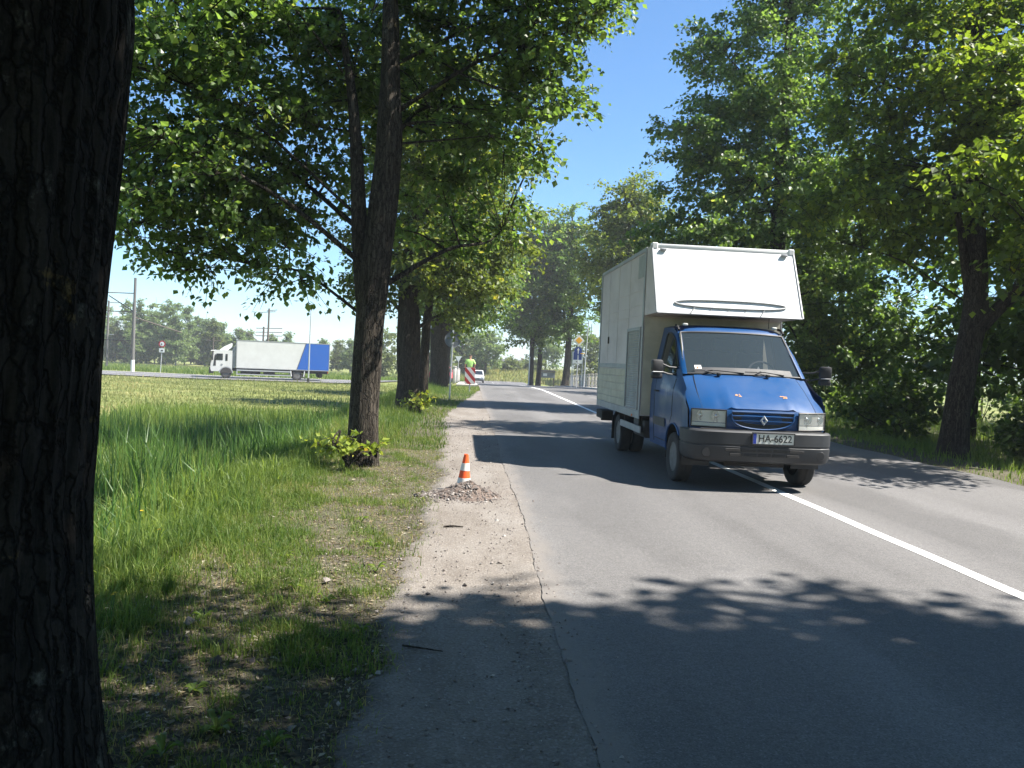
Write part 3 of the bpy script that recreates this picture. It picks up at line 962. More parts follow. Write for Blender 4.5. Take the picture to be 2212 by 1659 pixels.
def pebbles(name, C, size, tint, mat, label, cat, parent=None, seed=1, kind='stuff'):
    """angular stones: squashed octahedra"""
    r = np.random.RandomState(seed)
    n = len(C)
    base = np.array([[1, 0, 0], [-1, 0, 0], [0, 1, 0], [0, -1, 0], [0, 0, 1], [0, 0, -1]], dtype=float)
    V = base[None] * size[:, None, None] * r.uniform(0.55, 1.2, (n, 6, 1)) * np.array([1, 1, 0.7])
    a = r.uniform(0, 6.283, n)
    ca, sa = np.cos(a)[:, None], np.sin(a)[:, None]
    V = np.stack([V[..., 0] * ca - V[..., 1] * sa, V[..., 0] * sa + V[..., 1] * ca, V[..., 2]], -1) + r.normal(0, 0.16, (n, 6, 3)) * size[:, None, None]
    V = V + C[:, None, :]
    fs = np.array([[0, 2, 4], [2, 1, 4], [1, 3, 4], [3, 0, 4], [2, 0, 5], [1, 2, 5], [3, 1, 5], [0, 3, 5]])
    F = ((np.arange(n) * 6)[:, None, None] + fs[None]).reshape(-1, 3)
    o = np_mesh(name, V.reshape(-1, 3), [F], mat, parent, attrs={'tint': np.repeat(tint, 6)})
    tag(o, label, cat, kind=kind)
    return o
PG = scatter(11000, -0.55, 0.85, 2.0, 22, rng, lambda x, y, u: (u < (0.25 + 0.75 * sstep(0.15, 0.5, x)) * (1 - 0.93 * sstep(0.5, 0.72, x))), 1.5)
CG = np.stack([PG[:, 0], PG[:, 1], zroad(PG[:, 1]) - 0.010 + 0.011 * (PG[:, 0] > 0.56)], -1)
PV = scatter(3500, -3.0, -0.3, 2.0, 12, rng, lambda x, y, u: (x < edge_x(y) + 0.1) & (wnoise(x, y, 1.9) < 0.2), 1.5)
pebbles('verge_stones', np.stack([PV[:, 0], PV[:, 1], ground_z(PV[:, 0], PV[:, 1]) + 0.003], -1), rng.gamma(2.0, 0.003, len(PV)) + 0.003, rng.uniform(0, 1, len(PV)) ** 0.7, 'pebble',
        'small crumbs of stone and soil among the verge grass', 'stones', seed=23)
pebbles('loose_gravel', CG, rng.gamma(2.2, 0.0025, len(CG)) + 0.002, rng.uniform(0.35, 1, len(CG)), 'pebble',
        'loose small stones strewn over the sandy shoulder', 'gravel', seed=22)
# ------------------------------------------------------------------ trees
def tubes_np(paths, n=5):
    """paths: list of (pts (m,3), radii (m)); returns verts, quads"""
    VV, FF = [], []
    k = 0
    an = np.arange(n) * 2 * math.pi / n
    ca, sa = np.cos(an), np.sin(an)
    for pts, rad in paths:
        m = len(pts)
        t = np.gradient(pts, axis=0)
        t /= np.linalg.norm(t, axis=1)[:, None] + 1e-9
        ref = np.array([1.0, 0.3, 0.1]) if abs(t[:, 2]).mean() > 0.6 else np.array([0, 0, 1.0])
        x = np.cross(t, ref); x /= np.linalg.norm(x, axis=1)[:, None] + 1e-9
        y = np.cross(t, x)
        V = pts[:, None] + (x[:, None] * ca[None, :, None] + y[:, None] * sa[None, :, None]) * np.asarray(rad)[:, None, None]
        VV.append(V.reshape(-1, 3))
        i = np.arange(m - 1)[:, None] * n; j = np.arange(n)[None]
        j2 = (j + 1) % n
        FF.append(np.stack([i + j, i + j2, i + n + j2, i + n + j], -1).reshape(-1, 4) + k)
        k += m * n
    return np.concatenate(VV), np.concatenate(FF)

def smooth_path(pts, m):
    pts = np.asarray(pts, dtype=float)
    t = np.linspace(0, 1, len(pts)); tt_ = np.linspace(0, 1, m)
    # Catmull-Rom style smoothing by cubic interpolation of each coordinate
    out = np.stack([np.interp(tt_, t, pts[:, c]) for c in range(pts.shape[1])], -1)
    for _ in range(2):
        out[1:-1] = 0.25 * out[:-2] + 0.5 * out[1:-1] + 0.25 * out[2:]
    return out

def trunk_mesh(name, pts, mat, parent, sides=20, rings=40, ridge=0.05, flare=0.35, seed=1):
    """pts: (x, y, z, r) list; ridged bark surface with flared foot"""
    P_ = smooth_path(pts, rings)
    r = np.random.RandomState(seed)
    a = np.arange(sides) * 2 * math.pi / sides
    ph = r.uniform(0, 6.28, 8)
    Z = P_[:, 2] - P_[0, 2]
    A, ZZ = np.meshgrid(a, Z)
    k = max(3, sides // 7)
    rid = (np.sin(A * 3 + ph[0] + 0.5 * np.sin(ZZ * 1.1)) * 0.5 + np.sin(A * 5 + ph[1] - ZZ * 0.6) * 0.35
           + 0.5 * np.sin(A * k + ph[2] + 1.3 * np.sin(ZZ * 2.7 + ph[3])) + 0.5 * np.sin(A * (2 * k - 1) + ph[4] + 1.1 * np.sin(ZZ * 4.1)) + 0.35 * np.sin(ZZ * 5.3 + A * 2))
    fl = 1 + flare * np.exp(-ZZ / 0.22) * (1 + 0.4 * np.sin(A * 4 + ph[5]))
    RR = P_[:, 3][:, None] * (1 + ridge * rid) * fl
    V = np.stack([P_[:, 0][:, None] + RR * np.cos(A), P_[:, 1][:, None] + RR * np.sin(A), np.repeat(P_[:, 2][:, None], sides, 1)], -1)
    i = np.arange(rings - 1)[:, None] * sides; j = np.arange(sides)[None]; j2 = (j + 1) % sides
    F = np.stack([i + j, i + j2, i + sides + j2, i + sides + j], -1).reshape(-1, 4)
    return np_mesh(name, V.reshape(-1, 3), [F], mat, parent, smooth=True)

def leaf_mesh(name, C, outdir, size, tint, mat, parent, seed, droop=0.5, wide=0.42):
    """C (n,3) leaf bases; each leaf a bent four-point blade"""
    r = np.random.RandomState(seed)
    n = len(C)
    d = outdir * 0.6 + r.normal(0, 0.75, (n, 3))
    d[:, 2] -= droop
    d /= np.linalg.norm(d, axis=1)[:, None] + 1e-9
    up = np.stack([r.normal(0, 0.55, n), r.normal(0, 0.55, n), np.ones(n)], -1)
    s = np.cross(d, up); s /= np.linalg.norm(s, axis=1)[:, None] + 1e-9
    nr = np.cross(s, d)
    L = (size * np.clip(r.lognormal(-0.05, 0.30, n), 0.4, 1.6))[:, None]
    V = np.empty((n, 4, 3))
    V[:, 0] = C
    V[:, 1] = C + d * L * 0.42 + s * L * wide + nr * L * 0.07
    V[:, 2] = C + d * L
    V[:, 3] = C + d * L * 0.42 - s * L * wide + nr * L * 0.07
    b = (np.arange(n) * 4)[:, None]
    o = np_mesh(name, V.reshape(-1, 3), [b + np.array([[0, 1, 2, 3]])], mat, parent, attrs={'tint': np.repeat(np.clip(tint, 0, 1), 4)})
    tag(o, kind='stuff')
    return o

def tree(name, label, base, trunk, lobes, n_boughs, sprays, leaves, leaf, mat_leaf_, seed, cat='tree', group=None, bark='bark',
         n_limbs=9, sides=20, rings=40, ridge=0.05, stems=(), spread=0.75, spray_r=0.30, zdrop=0.05, droop=0.5, flare=0.35, shell=0.5, twig=1.0):
    """trunk: (dx,dy,z,r) list relative to base; lobes: (cx,cy,cz,rx,ry,rz) relative; leaves per spray"""
    r = np.random.RandomState(seed)
    bz = float(ground_z(base[0], base[1])) - zdrop
    root = empty(name, (base[0], base[1], bz))
    tag(root, label, cat, group)
    tr = trunk_mesh('trunk', trunk, bark, root, sides, rings, ridge, flare, seed)
    T = smooth_path(trunk, 60)
    stem_paths = []
    for st in stems:
        S = smooth_path(st, 24)
        stem_paths.append(S)
        V, F = tubes_np([(S[:, :3], S[:, 3])], 10)
        np_mesh('stem', V, [F], bark, root, smooth=True)
    lob = np.array(lobes, dtype=float)
    w = (lob[:, 3] * lob[:, 4] * lob[:, 5]) ** 0.75
    pick = r.choice(len(lob), n_boughs, p=w / w.sum())
    d = r.normal(0, 1, (n_boughs, 3)); d /= np.linalg.norm(d, axis=1)[:, None]
    rad = r.uniform(0.03, 1, n_boughs) ** shell
    B = lob[pick, :3] + d * rad[:, None] * lob[pick, 3:]
    B[:, 2] = np.maximum(B[:, 2], 0.35)
    # limbs: farthest-point picks among the boughs
    skel = [T[T[:, 2] > T[-1, 2] * 0.22]] + stem_paths
    sk = np.concatenate(skel)
    chosen = [int(r.randint(n_boughs))]
    dist = np.full(n_boughs, 1e9)
    for _ in range(min(n_limbs, n_boughs) - 1):
        dist = np.minimum(dist, np.linalg.norm(B - B[chosen[-1]], axis=1))
        chosen.append(int(np.argmax(dist)))
    paths = []
    pool = [sk[:, :4]]
    for c in chosen:
        e = B[c]
        hd = np.hypot(sk[:, 0] - e[0], sk[:, 1] - e[1])
        j = int(np.argmin(np.abs(sk[:, 2] - (e[2] - 0.55 * hd)) + 0.15 * hd))
        s = sk[j]
        mid = (s[:3] + e) / 2 + np.array([0, 0, 0.10 * hd[j]]) + r.normal(0, 0.2, 3) * (0.3 + 0.12 * hd[j])
        pth = smooth_path([s[:3], s[:3] * 0.55 + mid * 0.45, mid, mid * 0.4 + e * 0.6 + r.normal(0, 0.1, 3), e], 12)
        r0_ = min(max(0.22 * s[3], 0.018), 0.075)
        rr = np.linspace(r0_, 0.010, 12)
        paths.append((pth, rr))
        pool.append(np.concatenate([pth, rr[:, None]], 1)[3:])
    pool = np.concatenate(pool)
    tw = []
    for bpt in B:
        dd = np.linalg.norm(pool[:, :3] - bpt, axis=1) + 0.8 * np.maximum(0, pool[:, 2] - bpt[2])
        s = pool[int(np.argmin(dd))]
        mid = (s[:3] + bpt) / 2 + np.array([0, 0, 0.06]) + r.normal(0, 0.06, 3)
        tw.append((smooth_path([s[:3], mid, bpt], 5), np.linspace(min(0.022, s[3] * 0.7), 0.006, 5) * twig))
    # sprays round each bough
    off = r.normal(0, 1, (n_boughs, sprays, 3)) * np.array([1, 1, 0.5])
    off /= np.linalg.norm(off, axis=-1, keepdims=True)
    off *= spread * r.uniform(0.55, 1.25, (n_boughs, sprays, 1))
    Cc = (B[:, None] + off)
    Cc[..., 2] -= 0.12 * spread * droop * 2
    Cc[..., 2] = np.maximum(Cc[..., 2], 0.2)
    for i in range(n_boughs):
        for k in range(0, sprays, 1 if leaf < 0.13 else 3):
            tw.append((np.stack([B[i], (B[i] + Cc[i, k]) / 2 + np.array([0, 0, 0.10 * spread]), Cc[i, k]]), np.array([0.007, 0.005, 0.002]) * twig))
    V, F = tubes_np(paths, 7)
    lm = np_mesh('limbs', V, [F], bark, root, smooth=True); tag(lm, kind='stuff')
    V, F = tubes_np(tw, 4)
    tg = np_mesh('twigs', V, [F], bark, root, smooth=True); tag(tg, kind='stuff')
    Cc = Cc.reshape(-1, 3)
    cen = np.average(lob[:, :3], axis=0, weights=w)
    n = len(Cc) * leaves
    out = np.repeat(Cc - np.array([cen[0], cen[1], cen[2] - 1]), leaves, 0)
    out /= np.linalg.norm(out, axis=1)[:, None] + 1e-6
    Bb = np.repeat(np.repeat(B, sprays, 0), leaves, 0)
    Ce = np.repeat(Cc, leaves, 0)
    t_ = r.uniform(0.12, 1.04, n)[:, None] ** 0.85
    L = Bb * (1 - t_) + Ce * t_ + np.array([0, 0, 0.4 * spread]) * (t_ * (1 - t_)) + r.normal(0, 1, (n, 3)) * np.array([spray_r, spray_r, spray_r * 0.5]) * 0.42
    sd = Ce - Bb
    out = 0.5 * out + 0.8 * sd / (np.linalg.norm(sd, axis=1)[:, None] + 1e-6)
    tint = r.uniform(0, 0.75, n) + np.repeat(r.normal(0.06, 0.16, len(Cc)), leaves)
    leaf_mesh('crown', L, out, np.full(n, leaf), tint, mat_leaf_, root, seed + 1, droop)
    return root

ROW_L = 'old trees in the row beside the ditch'
ROW_R = 'old trees along the far side of the road'
# left row -----------------------------------------------------------------
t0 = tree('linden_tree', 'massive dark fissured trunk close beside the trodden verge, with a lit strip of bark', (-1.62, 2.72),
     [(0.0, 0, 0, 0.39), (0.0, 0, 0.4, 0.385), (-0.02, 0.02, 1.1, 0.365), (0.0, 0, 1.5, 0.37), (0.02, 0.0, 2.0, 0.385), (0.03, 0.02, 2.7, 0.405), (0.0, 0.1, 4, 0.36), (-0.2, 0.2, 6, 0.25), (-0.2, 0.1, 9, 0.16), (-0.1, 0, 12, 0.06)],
     [(-0.8, 1.0, 7.5, 3.6, 3.6, 3.2), (0.3, 3.0, 6.2, 2.2, 2.0, 1.2), (-0.5, -1, 9.5, 3, 3, 2.6), (2.2, 0.0, 5.8, 2.4, 2.4, 1.5), (3.4, 0.3, 7.6, 2.0, 2.4, 1.6), (4.6, 0.3, 6.7, 2.2, 1.7, 1.1), (-0.2, 4.2, 5.4, 1.6, 1.4, 0.8)], 330, 9, 24, 0.095, 'linden_leaf', 41,  # lobes reaching over the road are out of view, added to shade trunk and verge
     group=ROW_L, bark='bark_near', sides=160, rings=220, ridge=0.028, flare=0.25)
t1 = tree('linden_tree', 'slender forked tree with leafy shoots at its foot, behind the gravel heap and cone', (-1.47, 11.55),
     [(0.0, 0, 0, 0.215), (0.0, 0, 1.0, 0.205), (0.03, 0, 2.0, 0.200), (0.08, 0.02, 2.9, 0.215), (0.14, 0.05, 3.6, 0.205), (0.20, 0.1, 4.6, 0.185), (0.17, 0.15, 5.6, 0.135), (0.12, 0.2, 6.8, 0.105), (0.1, 0.2, 9.5, 0.04)],
     [(-2.0, 0.7, 4.6, 1.8, 1.4, 1.5), (-2.3, 0.3, 3.6, 1.3, 1.3, 0.7), (1.4, 1.1, 5.6, 1.6, 1.3, 1.7), (-0.4, 1.2, 7.2, 3.0, 1.6, 2.2), (1.9, 0.2, 6.6, 1.2, 1.2, 0.8), (1.0, 1.2, 3.9, 1.2, 1.0, 0.8), (-1.3, 1.3, 5.4, 1.6, 1.2, 1.5), (-2.9, 0.3, 5.2, 1.6, 1.5, 1.5), (-2.6, 0.2, 7.0, 1.9, 1.6, 1.6), (2.4, 0.1, 6.8, 1.2, 1.2, 0.9), (1.7, 0.2, 5.2, 1.2, 1.1, 0.8), (-2.6, 0.2, 3.25, 1.5, 1.2, 0.55), (-1.3, 0.0, 2.95, 0.9, 0.9, 0.35), (-3.0, 0.3, 4.2, 1.3, 1.2, 0.9), (2.0, 0.6, 8.2, 2.2, 2.4, 1.5), (2.6, 0.8, 9.2, 1.6, 2.0, 1.2)], 430, 9, 23, 0.085, 'linden_leaf', 42,
     group=ROW_L, n_limbs=16, sides=64, rings=140, ridge=0.03, flare=0.12, spread=0.62, spray_r=0.17, shell=0.36,
     stems=[[(-0.03, 0.0, 2.15, 0.12), (-0.10, 0.05, 2.7, 0.125), (-0.17, 0.05, 3.4, 0.115), (-0.24, 0.1, 4.3, 0.095), (-0.35, 0.15, 5.3, 0.07), (-0.6, 0.2, 6.5, 0.03)]])
t2 = tree('linden_tree', 'stout lit trunk with a leafy sprout at its foot, beside a thinner leaning trunk', (-1.72, 22.9),
     [(0.0, 0, 0, 0.33), (0.0, 0, 1.0, 0.30), (-0.04, 0, 2.2, 0.33), (-0.1, 0, 3.4, 0.26), (0, 0.1, 6, 0.18), (0.1, 0, 9, 0.08)],
     [(0.6, 0, 5.6, 2.9, 2.3, 2.9), (1.0, -0.3, 4.1, 1.6, 1.4, 0.9), (-0.8, 0.2, 4.2, 1.7, 1.6, 1.6), (0.3, 0, 8.4, 2.6, 2.3, 2.3)], 190, 8, 26, 0.115, 'linden_leaf_warm', 43,
     group=ROW_L, n_limbs=12, sides=32, rings=70, ridge=0.05, flare=0.12, spread=0.8, spray_r=0.28)
t3 = tree('linden_tree', 'thin pale trunk leaning right beside the stout trunk of the row', (-1.42, 25.6),
     [(0.0, 0, 0, 0.16), (-0.02, 0, 1.0, 0.15), (0.0, 0, 2.6, 0.14), (0.2, 0, 4.5, 0.10), (0.3, 0, 7.5, 0.04)],
     [(0.9, 0, 5.6, 1.9, 1.6, 1.9), (0.6, 0, 7.0, 1.8, 1.6, 1.6)], 60, 8, 22, 0.12, 'linden_leaf_warm', 44,
     group=ROW_L, n_limbs=7, sides=20, rings=40, flare=0.1, spread=0.8)
t4 = tree('linden_tree', 'very thick dark trunk behind the round sign seen from its back', (-1.6, 42.5),
     [(0.0, 0, 0, 0.50), (-0.05, 0, 1.5, 0.44), (-0.05, 0, 3, 0.5), (0, 0, 5, 0.34), (0, 0, 8, 0.2), (0, 0, 13, 0.08)],
     [(0.7, 0, 6.8, 4.2, 3.0, 3.6), (0.5, 0, 10.2, 3.4, 2.8, 3.0), (1.4, -0.5, 4.2, 2.6, 2.0, 1.2)], 150, 8, 24, 0.16, 'linden_leaf', 45,
     group=ROW_L, n_limbs=12, sides=24, flare=0.15, spread=1.1, spray_r=0.38)
t5 = tree('linden_tree', 'dark trunk just beyond the very thick one, by the give way sign', (-1.75, 56.0),
     [(0.0, 0, 0, 0.40), (0, 0, 2, 0.34), (0.1, 0, 4, 0.34), (0.2, 0, 8, 0.18), (0.2, 0, 12, 0.07)],
     [(1.0, 0, 7.5, 4.2, 3.0, 3.8), (1.8, 0, 5.0, 2.6, 2.4, 1.5), (0.6, 0, 10.5, 3.4, 3, 2.6)], 110, 8, 20, 0.20, 'linden_leaf', 46,
     group=ROW_L, sides=16, flare=0.15, spread=1.2, spray_r=0.42)
# right row ----------------------------------------------------------------
r0 = tree('maple_tree', 'broad roadside tree shading the asphalt in front of the van', (11.2, 1.2),
     [(0.0, 0, 0, 0.36), (0, 0, 2, 0.30), (0, 0, 5, 0.25), (0, 0, 10, 0.15), (0, 0, 15, 0.06)],
     [(0.0, -1.0, 8.0, 4.3, 4.3, 4.5), (0.0, -1.4, 12.5, 4.2, 4.0, 4.0), (-2.6, -0.4, 5.2, 2.6, 3.0, 1.8), (-1.5, 0.8, 9.5, 3.2, 2.2, 2.6), (0.5, 0.7, 12.5, 3.0, 2.1, 2.5), (-2.5, 0.9, 7.0, 2.4, 2.0, 1.6)], 410, 9, 16, 0.20, 'maple_leaf', 51,
     group=ROW_R, n_limbs=12, spread=1.05, spray_r=0.36)
r1 = tree('maple_tree', 'dark leaning trunk that forks low, on the grass edge beside the woodland', (10.15, 16.4),
     [(0.0, 0, 0, 0.29), (0.04, 0, 1.0, 0.25), (0.18, 0, 2.2, 0.24), (0.38, 0.1, 3.1, 0.25), (0.45, 0.3, 4.4, 0.19), (0.6, 0.8, 6.5, 0.17), (0.6, 1.0, 9, 0.11), (0.5, 1, 12, 0.05)],
     [(0.4, 1.6, 7.4, 3.7, 2.5, 2.6), (0.6, 1.6, 10.6, 3.2, 2.3, 2.4), (-1.2, 1.0, 5.4, 2.2, 1.8, 1.2), (1.9, -0.6, 5.0, 2.3, 2.2, 1.5), (2.6, 0, 8.0, 2.2, 2.0, 2.0), (0.2, -1.0, 7.4, 1.4, 1.3, 1.1), (3.6, -0.5, 6.4, 2.0, 2.0, 1.6), (-0.7, -3.4, 5.0, 1.7, 1.3, 0.9), (0.6, -3.8, 6.0, 2.2, 1.5, 1.1), (-1.0, -4.0, 3.9, 1.5, 1.2, 0.7)], 390, 8, 22, 0.12, 'maple_leaf', 52,
     group=ROW_R, n_limbs=14, sides=32, rings=70, spread=0.75, spray_r=0.26, flare=0.25,
     stems=[[(0.38, 0.0, 2.75, 0.15), (0.85, -0.05, 3.3, 0.13), (1.5, -0.1, 3.9, 0.125), (2.3, -0.2, 4.7, 0.09), (3.2, -0.3, 5.6, 0.04)],
            [(0.36, 0.1, 2.9, 0.10), (0.22, 0.2, 3.8, 0.10), (0.0, 0.2, 4.9, 0.07), (-0.3, 0.2, 6.0, 0.03)]])
r2 = tree('linden_tree', 'tall spire shaped tree whose skirts sweep to the ground behind the van', (10.2, 27.0),
     [(0.0, 0, 0, 0.36), (0, 0, 3, 0.30), (0, 0, 8, 0.22), (0, 0, 14, 0.10), (0, 0, 18, 0.03)],
     [(-0.7, 0, 6.3, 5.0, 2.8, 1.9), (-0.6, 0, 9.0, 4.3, 2.6, 2.0), (-0.3, 0, 11.8, 3.4, 2.3, 2.0), (0.2, 0, 14.4, 2.0, 1.9, 2.0), (0.3, 0, 16.6, 1.2, 1.2, 1.6), (1.6, -0.8, 3.4, 2.6, 1.9, 2.8), (2.4, -1.2, 1.6, 1.8, 1.4, 1.4), (-1.6, 0.3, 4.4, 3.0, 2.0, 1.2)], 520, 8, 22, 0.13, 'linden_leaf', 53,
     group=ROW_R, n_limbs=18, sides=24, spread=0.75, spray_r=0.28, droop=0.7, shell=0.46)
far_right = [((10.6, 55.0), 15.5, 'linden_leaf_warm', 'yellowish tree standing by the railing of thick posts'),
             ((12.0, 67.0), 16.0, 'linden_leaf_warm', 'tree behind the blue signs, overhanging the railing'),
             ((6.5, 86.0), 18.5, 'linden_leaf', 'dark slim trunk of the close pair at the junction, left one'),
             ((7.35, 86.8), 19.5, 'linden_leaf', 'dark slim trunk of the close pair at the junction, right one'),
             ((9.9, 84.0), 19.5, 'linden_leaf', 'thick dark trunk beside the notice board at the junction')]
for i, (p, h, ml, lb) in enumerate(far_right):
    r_ = 0.30 + 0.12 * (i in (1, 4))
    tree('linden_tree', lb, p, [(0, 0, 0, r_), (0.1 * (i - 2), 0, 2.2, r_ * 0.85), (0.15 * (i - 2), 0, h * 0.5, r_ * 0.6), (0, 0, h * 0.95, 0.06)],
         [(0, 0, h * (0.50 if i > 1 else 0.60), 4.0, 3.2, h * (0.26 if i > 1 else 0.24)), (0, 0, h * 0.74, 3.3, 2.8, h * 0.24), (-1.3, -0.4, h * 0.33, 2.2, 2.0, h * 0.10) if i > 1 else (1.0, 0.4, h * 0.42, 3.0, 2.2, h * 0.12)], 140, 8, 20, 0.20 + 0.05 * (i > 1), ml, 60 + i * 3,
         group=ROW_R, n_limbs=9, sides=14, rings=24, spread=1.15, spray_r=0.42, flare=0.15)
# woodland behind the right row
wood = [((14.2, 19.0), 9.5, 3.0), ((17.5, 15.0), 12, 3.6), ((16.0, 25.0), 11, 3.4), ((20.5, 21.0), 13, 4.0), ((14.0, 33.0), 10, 3.2), ((24.0, 30.0), 14, 4.2),
        ((18.0, 36.0), 13, 3.8), ((13.2, 42.0), 11, 3.2), ((20.0, 12.5), 10, 3.4), ((27.0, 19.5), 14, 4.2)]
wlab = ['small woodland tree directly behind the low forking trunk', 'leafy woodland tree right of the low forking trunk', 'woodland tree between the spire tree and the forking trunk',
        'tall woodland tree deep behind the low forking trunk', 'woodland tree just behind the spire tree', 'tallest woodland tree far behind the forking trunk', 'woodland tree behind the spire tree, deep in shade',
        'woodland tree near the far railing end', 'woodland tree on the road side edge of the wood', 'woodland tree at the deep right edge of the wood']
for i, (p, h, rr_) in enumerate(wood):
    tree('woodland_tree', wlab[i], p, [(0, 0, 0, 0.17), (0.1, 0, 2.5, 0.14), (0.0, 0, h * 0.6, 0.10), (0, 0, h * 0.95, 0.03)],
         [(0, 0, h * 0.62, rr_, rr_, h * 0.32), (0, 0, h * 0.30, rr_ * 0.85, rr_ * 0.85, h * 0.2)], 60, 8, 16, 0.22, 'wood_leaf', 80 + i * 3,
         group='woodland trees behind the road row', n_limbs=6, sides=10, rings=16, spread=1.25, spray_r=0.42, flare=0.1)
def bush(name, label, p, h, w, leaf, mat, seed, n=40, leaves=14, group=None, cat='bush'):
    st = [[(0.05 * k, 0.03 * k, 0, 0.02), (0.12 * w * math.cos(k * 2.1), 0.12 * w * math.sin(k * 2.1), h * 0.4, 0.015), (0.3 * w * math.cos(k * 2.1), 0.3 * w * math.sin(k * 2.1), h * 0.75, 0.006)] for k in range(3)]
    return tree(name, label, p, [(0, 0, 0, 0.03), (0.02, 0, h * 0.4, 0.022), (0, 0.02, h * 0.8, 0.008)],
                [(0, 0, h * 0.48, w / 2, w / 2, h * 0.46)], n, 6, leaves, leaf, mat, seed, cat=cat, group=group, n_limbs=4, sides=6, rings=8, stems=st,
                spread=0.2 * w, spray_r=0.085 * w, flare=0.0, shell=0.4, zdrop=0.02, twig=0.6)
UND = 'undergrowth bushes at the edge of the wood'
for i, (p, h, w, lb) in enumerate([((12.3, 23.0), 2.2, 3.0, 'rounded bush under the spire tree skirts'), ((13.2, 17.2), 1.6, 2.4, 'low bush just behind the forking trunk'),
                                   ((13.6, 13.6), 1.3, 2.4, 'low bush right of the forking trunk'), ((16.6, 18.5), 2.4, 3.2, 'dark shrub in the shade of the wood'),
                                   ((11.8, 36.0), 2.4, 3.0, 'bush at the wood edge before the railing'),
                                   ((18.2, 15.2), 2.8, 4.0, 'broad dark shrub deep right of the forking trunk'), ((22.5, 19.0), 3.2, 4.6, 'tall dark shrub deepest in the wood'), ((15.6, 12.2), 1.8, 3.0, 'shrub at the grass edge far right of the forking trunk'), ((26.0, 24.0), 3.4, 5.0, 'wide shrub closing the wood floor'), ((21.0, 27.0), 3.0, 4.4, 'shrub between woodland stems behind the forking trunk'),
                                   ((31.0, 24.0), 4.6, 7.5, 'big thicket at the back of the wood'), ((37.0, 32.0), 5.0, 8.5, 'far thicket behind the big one'), ((27.0, 17.0), 4.2, 6.5, 'thicket at the side of the wood'), ((34.0, 42.0), 5.5, 9.0, 'farthest thicket of the wood'), ((23.5, 36.0), 4.2, 7.0, 'thicket behind the spire tree'), ((17.5, 46.0), 4.0, 6.0, 'thicket beside the far railing')]):
    bush('bush', lb, p, h, w, 0.15, 'wood_leaf', 130 + i * 3, 46, 14, UND)
# young shoots at trunk feet
bush('sprout_cluster', 'bright yellow green shoots round the foot of the slender forked tree', (-1.62, 11.05), 0.60, 1.0, 0.085, 'sprout_leaf', 150, 13, 3, 'leafy sprouts at trunk feet', 'plant')
bush('sprout_cluster', 'small leafy sprout at the foot of the stout lit trunk', (-1.35, 22.3), 0.70, 0.9, 0.11, 'sprout_leaf', 153, 18, 3, 'leafy sprouts at trunk feet', 'plant')
0 and bush('sprout_cluster', 'single leafy shoot left of the slender forked tree in tall grass', (-2.3, 9.6), 0.5, 0.45, 0.06, 'sprout_leaf', 156, 5, 3, 'leafy sprouts at trunk feet', 'plant')
# background: birches beyond the rails
tops = [(288, 7.9), (312, 8.3), (350, 9.0), (373, 9.1), (394, 7.8), (412, 8.0), (439, 6.9), (455, 7.0), (488, 6.6), (523, 6.0), (544, 5.0), (594, 5.0), (627, 4.8), (698, 4.4), (760, 4.4), (245, 8.2), (332, 7.2), (470, 5.8)]
rb = random.Random(4)
places = ['standing between the concrete poles', 'with a pale stem, next to the lattice mast', 'tallest of the wood, right of the lattice mast', 'tall crown beside the tallest birch', 'slim crown above the speed sign', 'slim dark crown right of the speed sign',
          'crown left of the small white pole', 'crown right of the small white pole', 'crown just left of the truck cab', 'crown above the truck cab', 'thin crown between cab and wooden pole', 'low crown right of the wooden pole',
          'low crown above the truck box', 'crown behind the blue end of the truck', 'crown right of the truck tail', 'birch partly behind the massive near trunk', 'lower birch in front of the tall ones', 'low birch in front of the wood edge']
for i, (px, zt) in enumerate(tops):
    dpt = 148 + rb.uniform(-9, 14)
    X = (px - 1016) / 1750 * dpt
    gz = float(ground_z(X, dpt))
    h = ((zt - 1.55) * dpt / 150 + 1.55 - gz) * (1.15 if px < 480 else 1.0)
    tree('birch_tree', 'birch ' + places[i], (X, dpt), [(0, 0, 0, 0.13), (0.1, 0, h * 0.3, 0.10), (0.05, 0, h * 0.7, 0.06), (0, 0, h * 0.97, 0.02)],
         [(0, 0, h * 0.52, h * 0.14 + 0.35, h * 0.15 + 0.3, h * 0.32), (0.1, 0, h * 0.80, h * 0.07 + 0.15, h * 0.09, h * 0.20), (0, 0, h * 0.26, h * 0.16 + 0.5, h * 0.18, h * 0.22)], 75, 7, 14, 0.27, 'birch_leaf', 170 + i * 3,
         group='birches beyond the crossing road', bark='birch_bark', n_limbs=5, sides=8, rings=12, spread=0.62, spray_r=0.5, flare=0.0, twig=1.5)
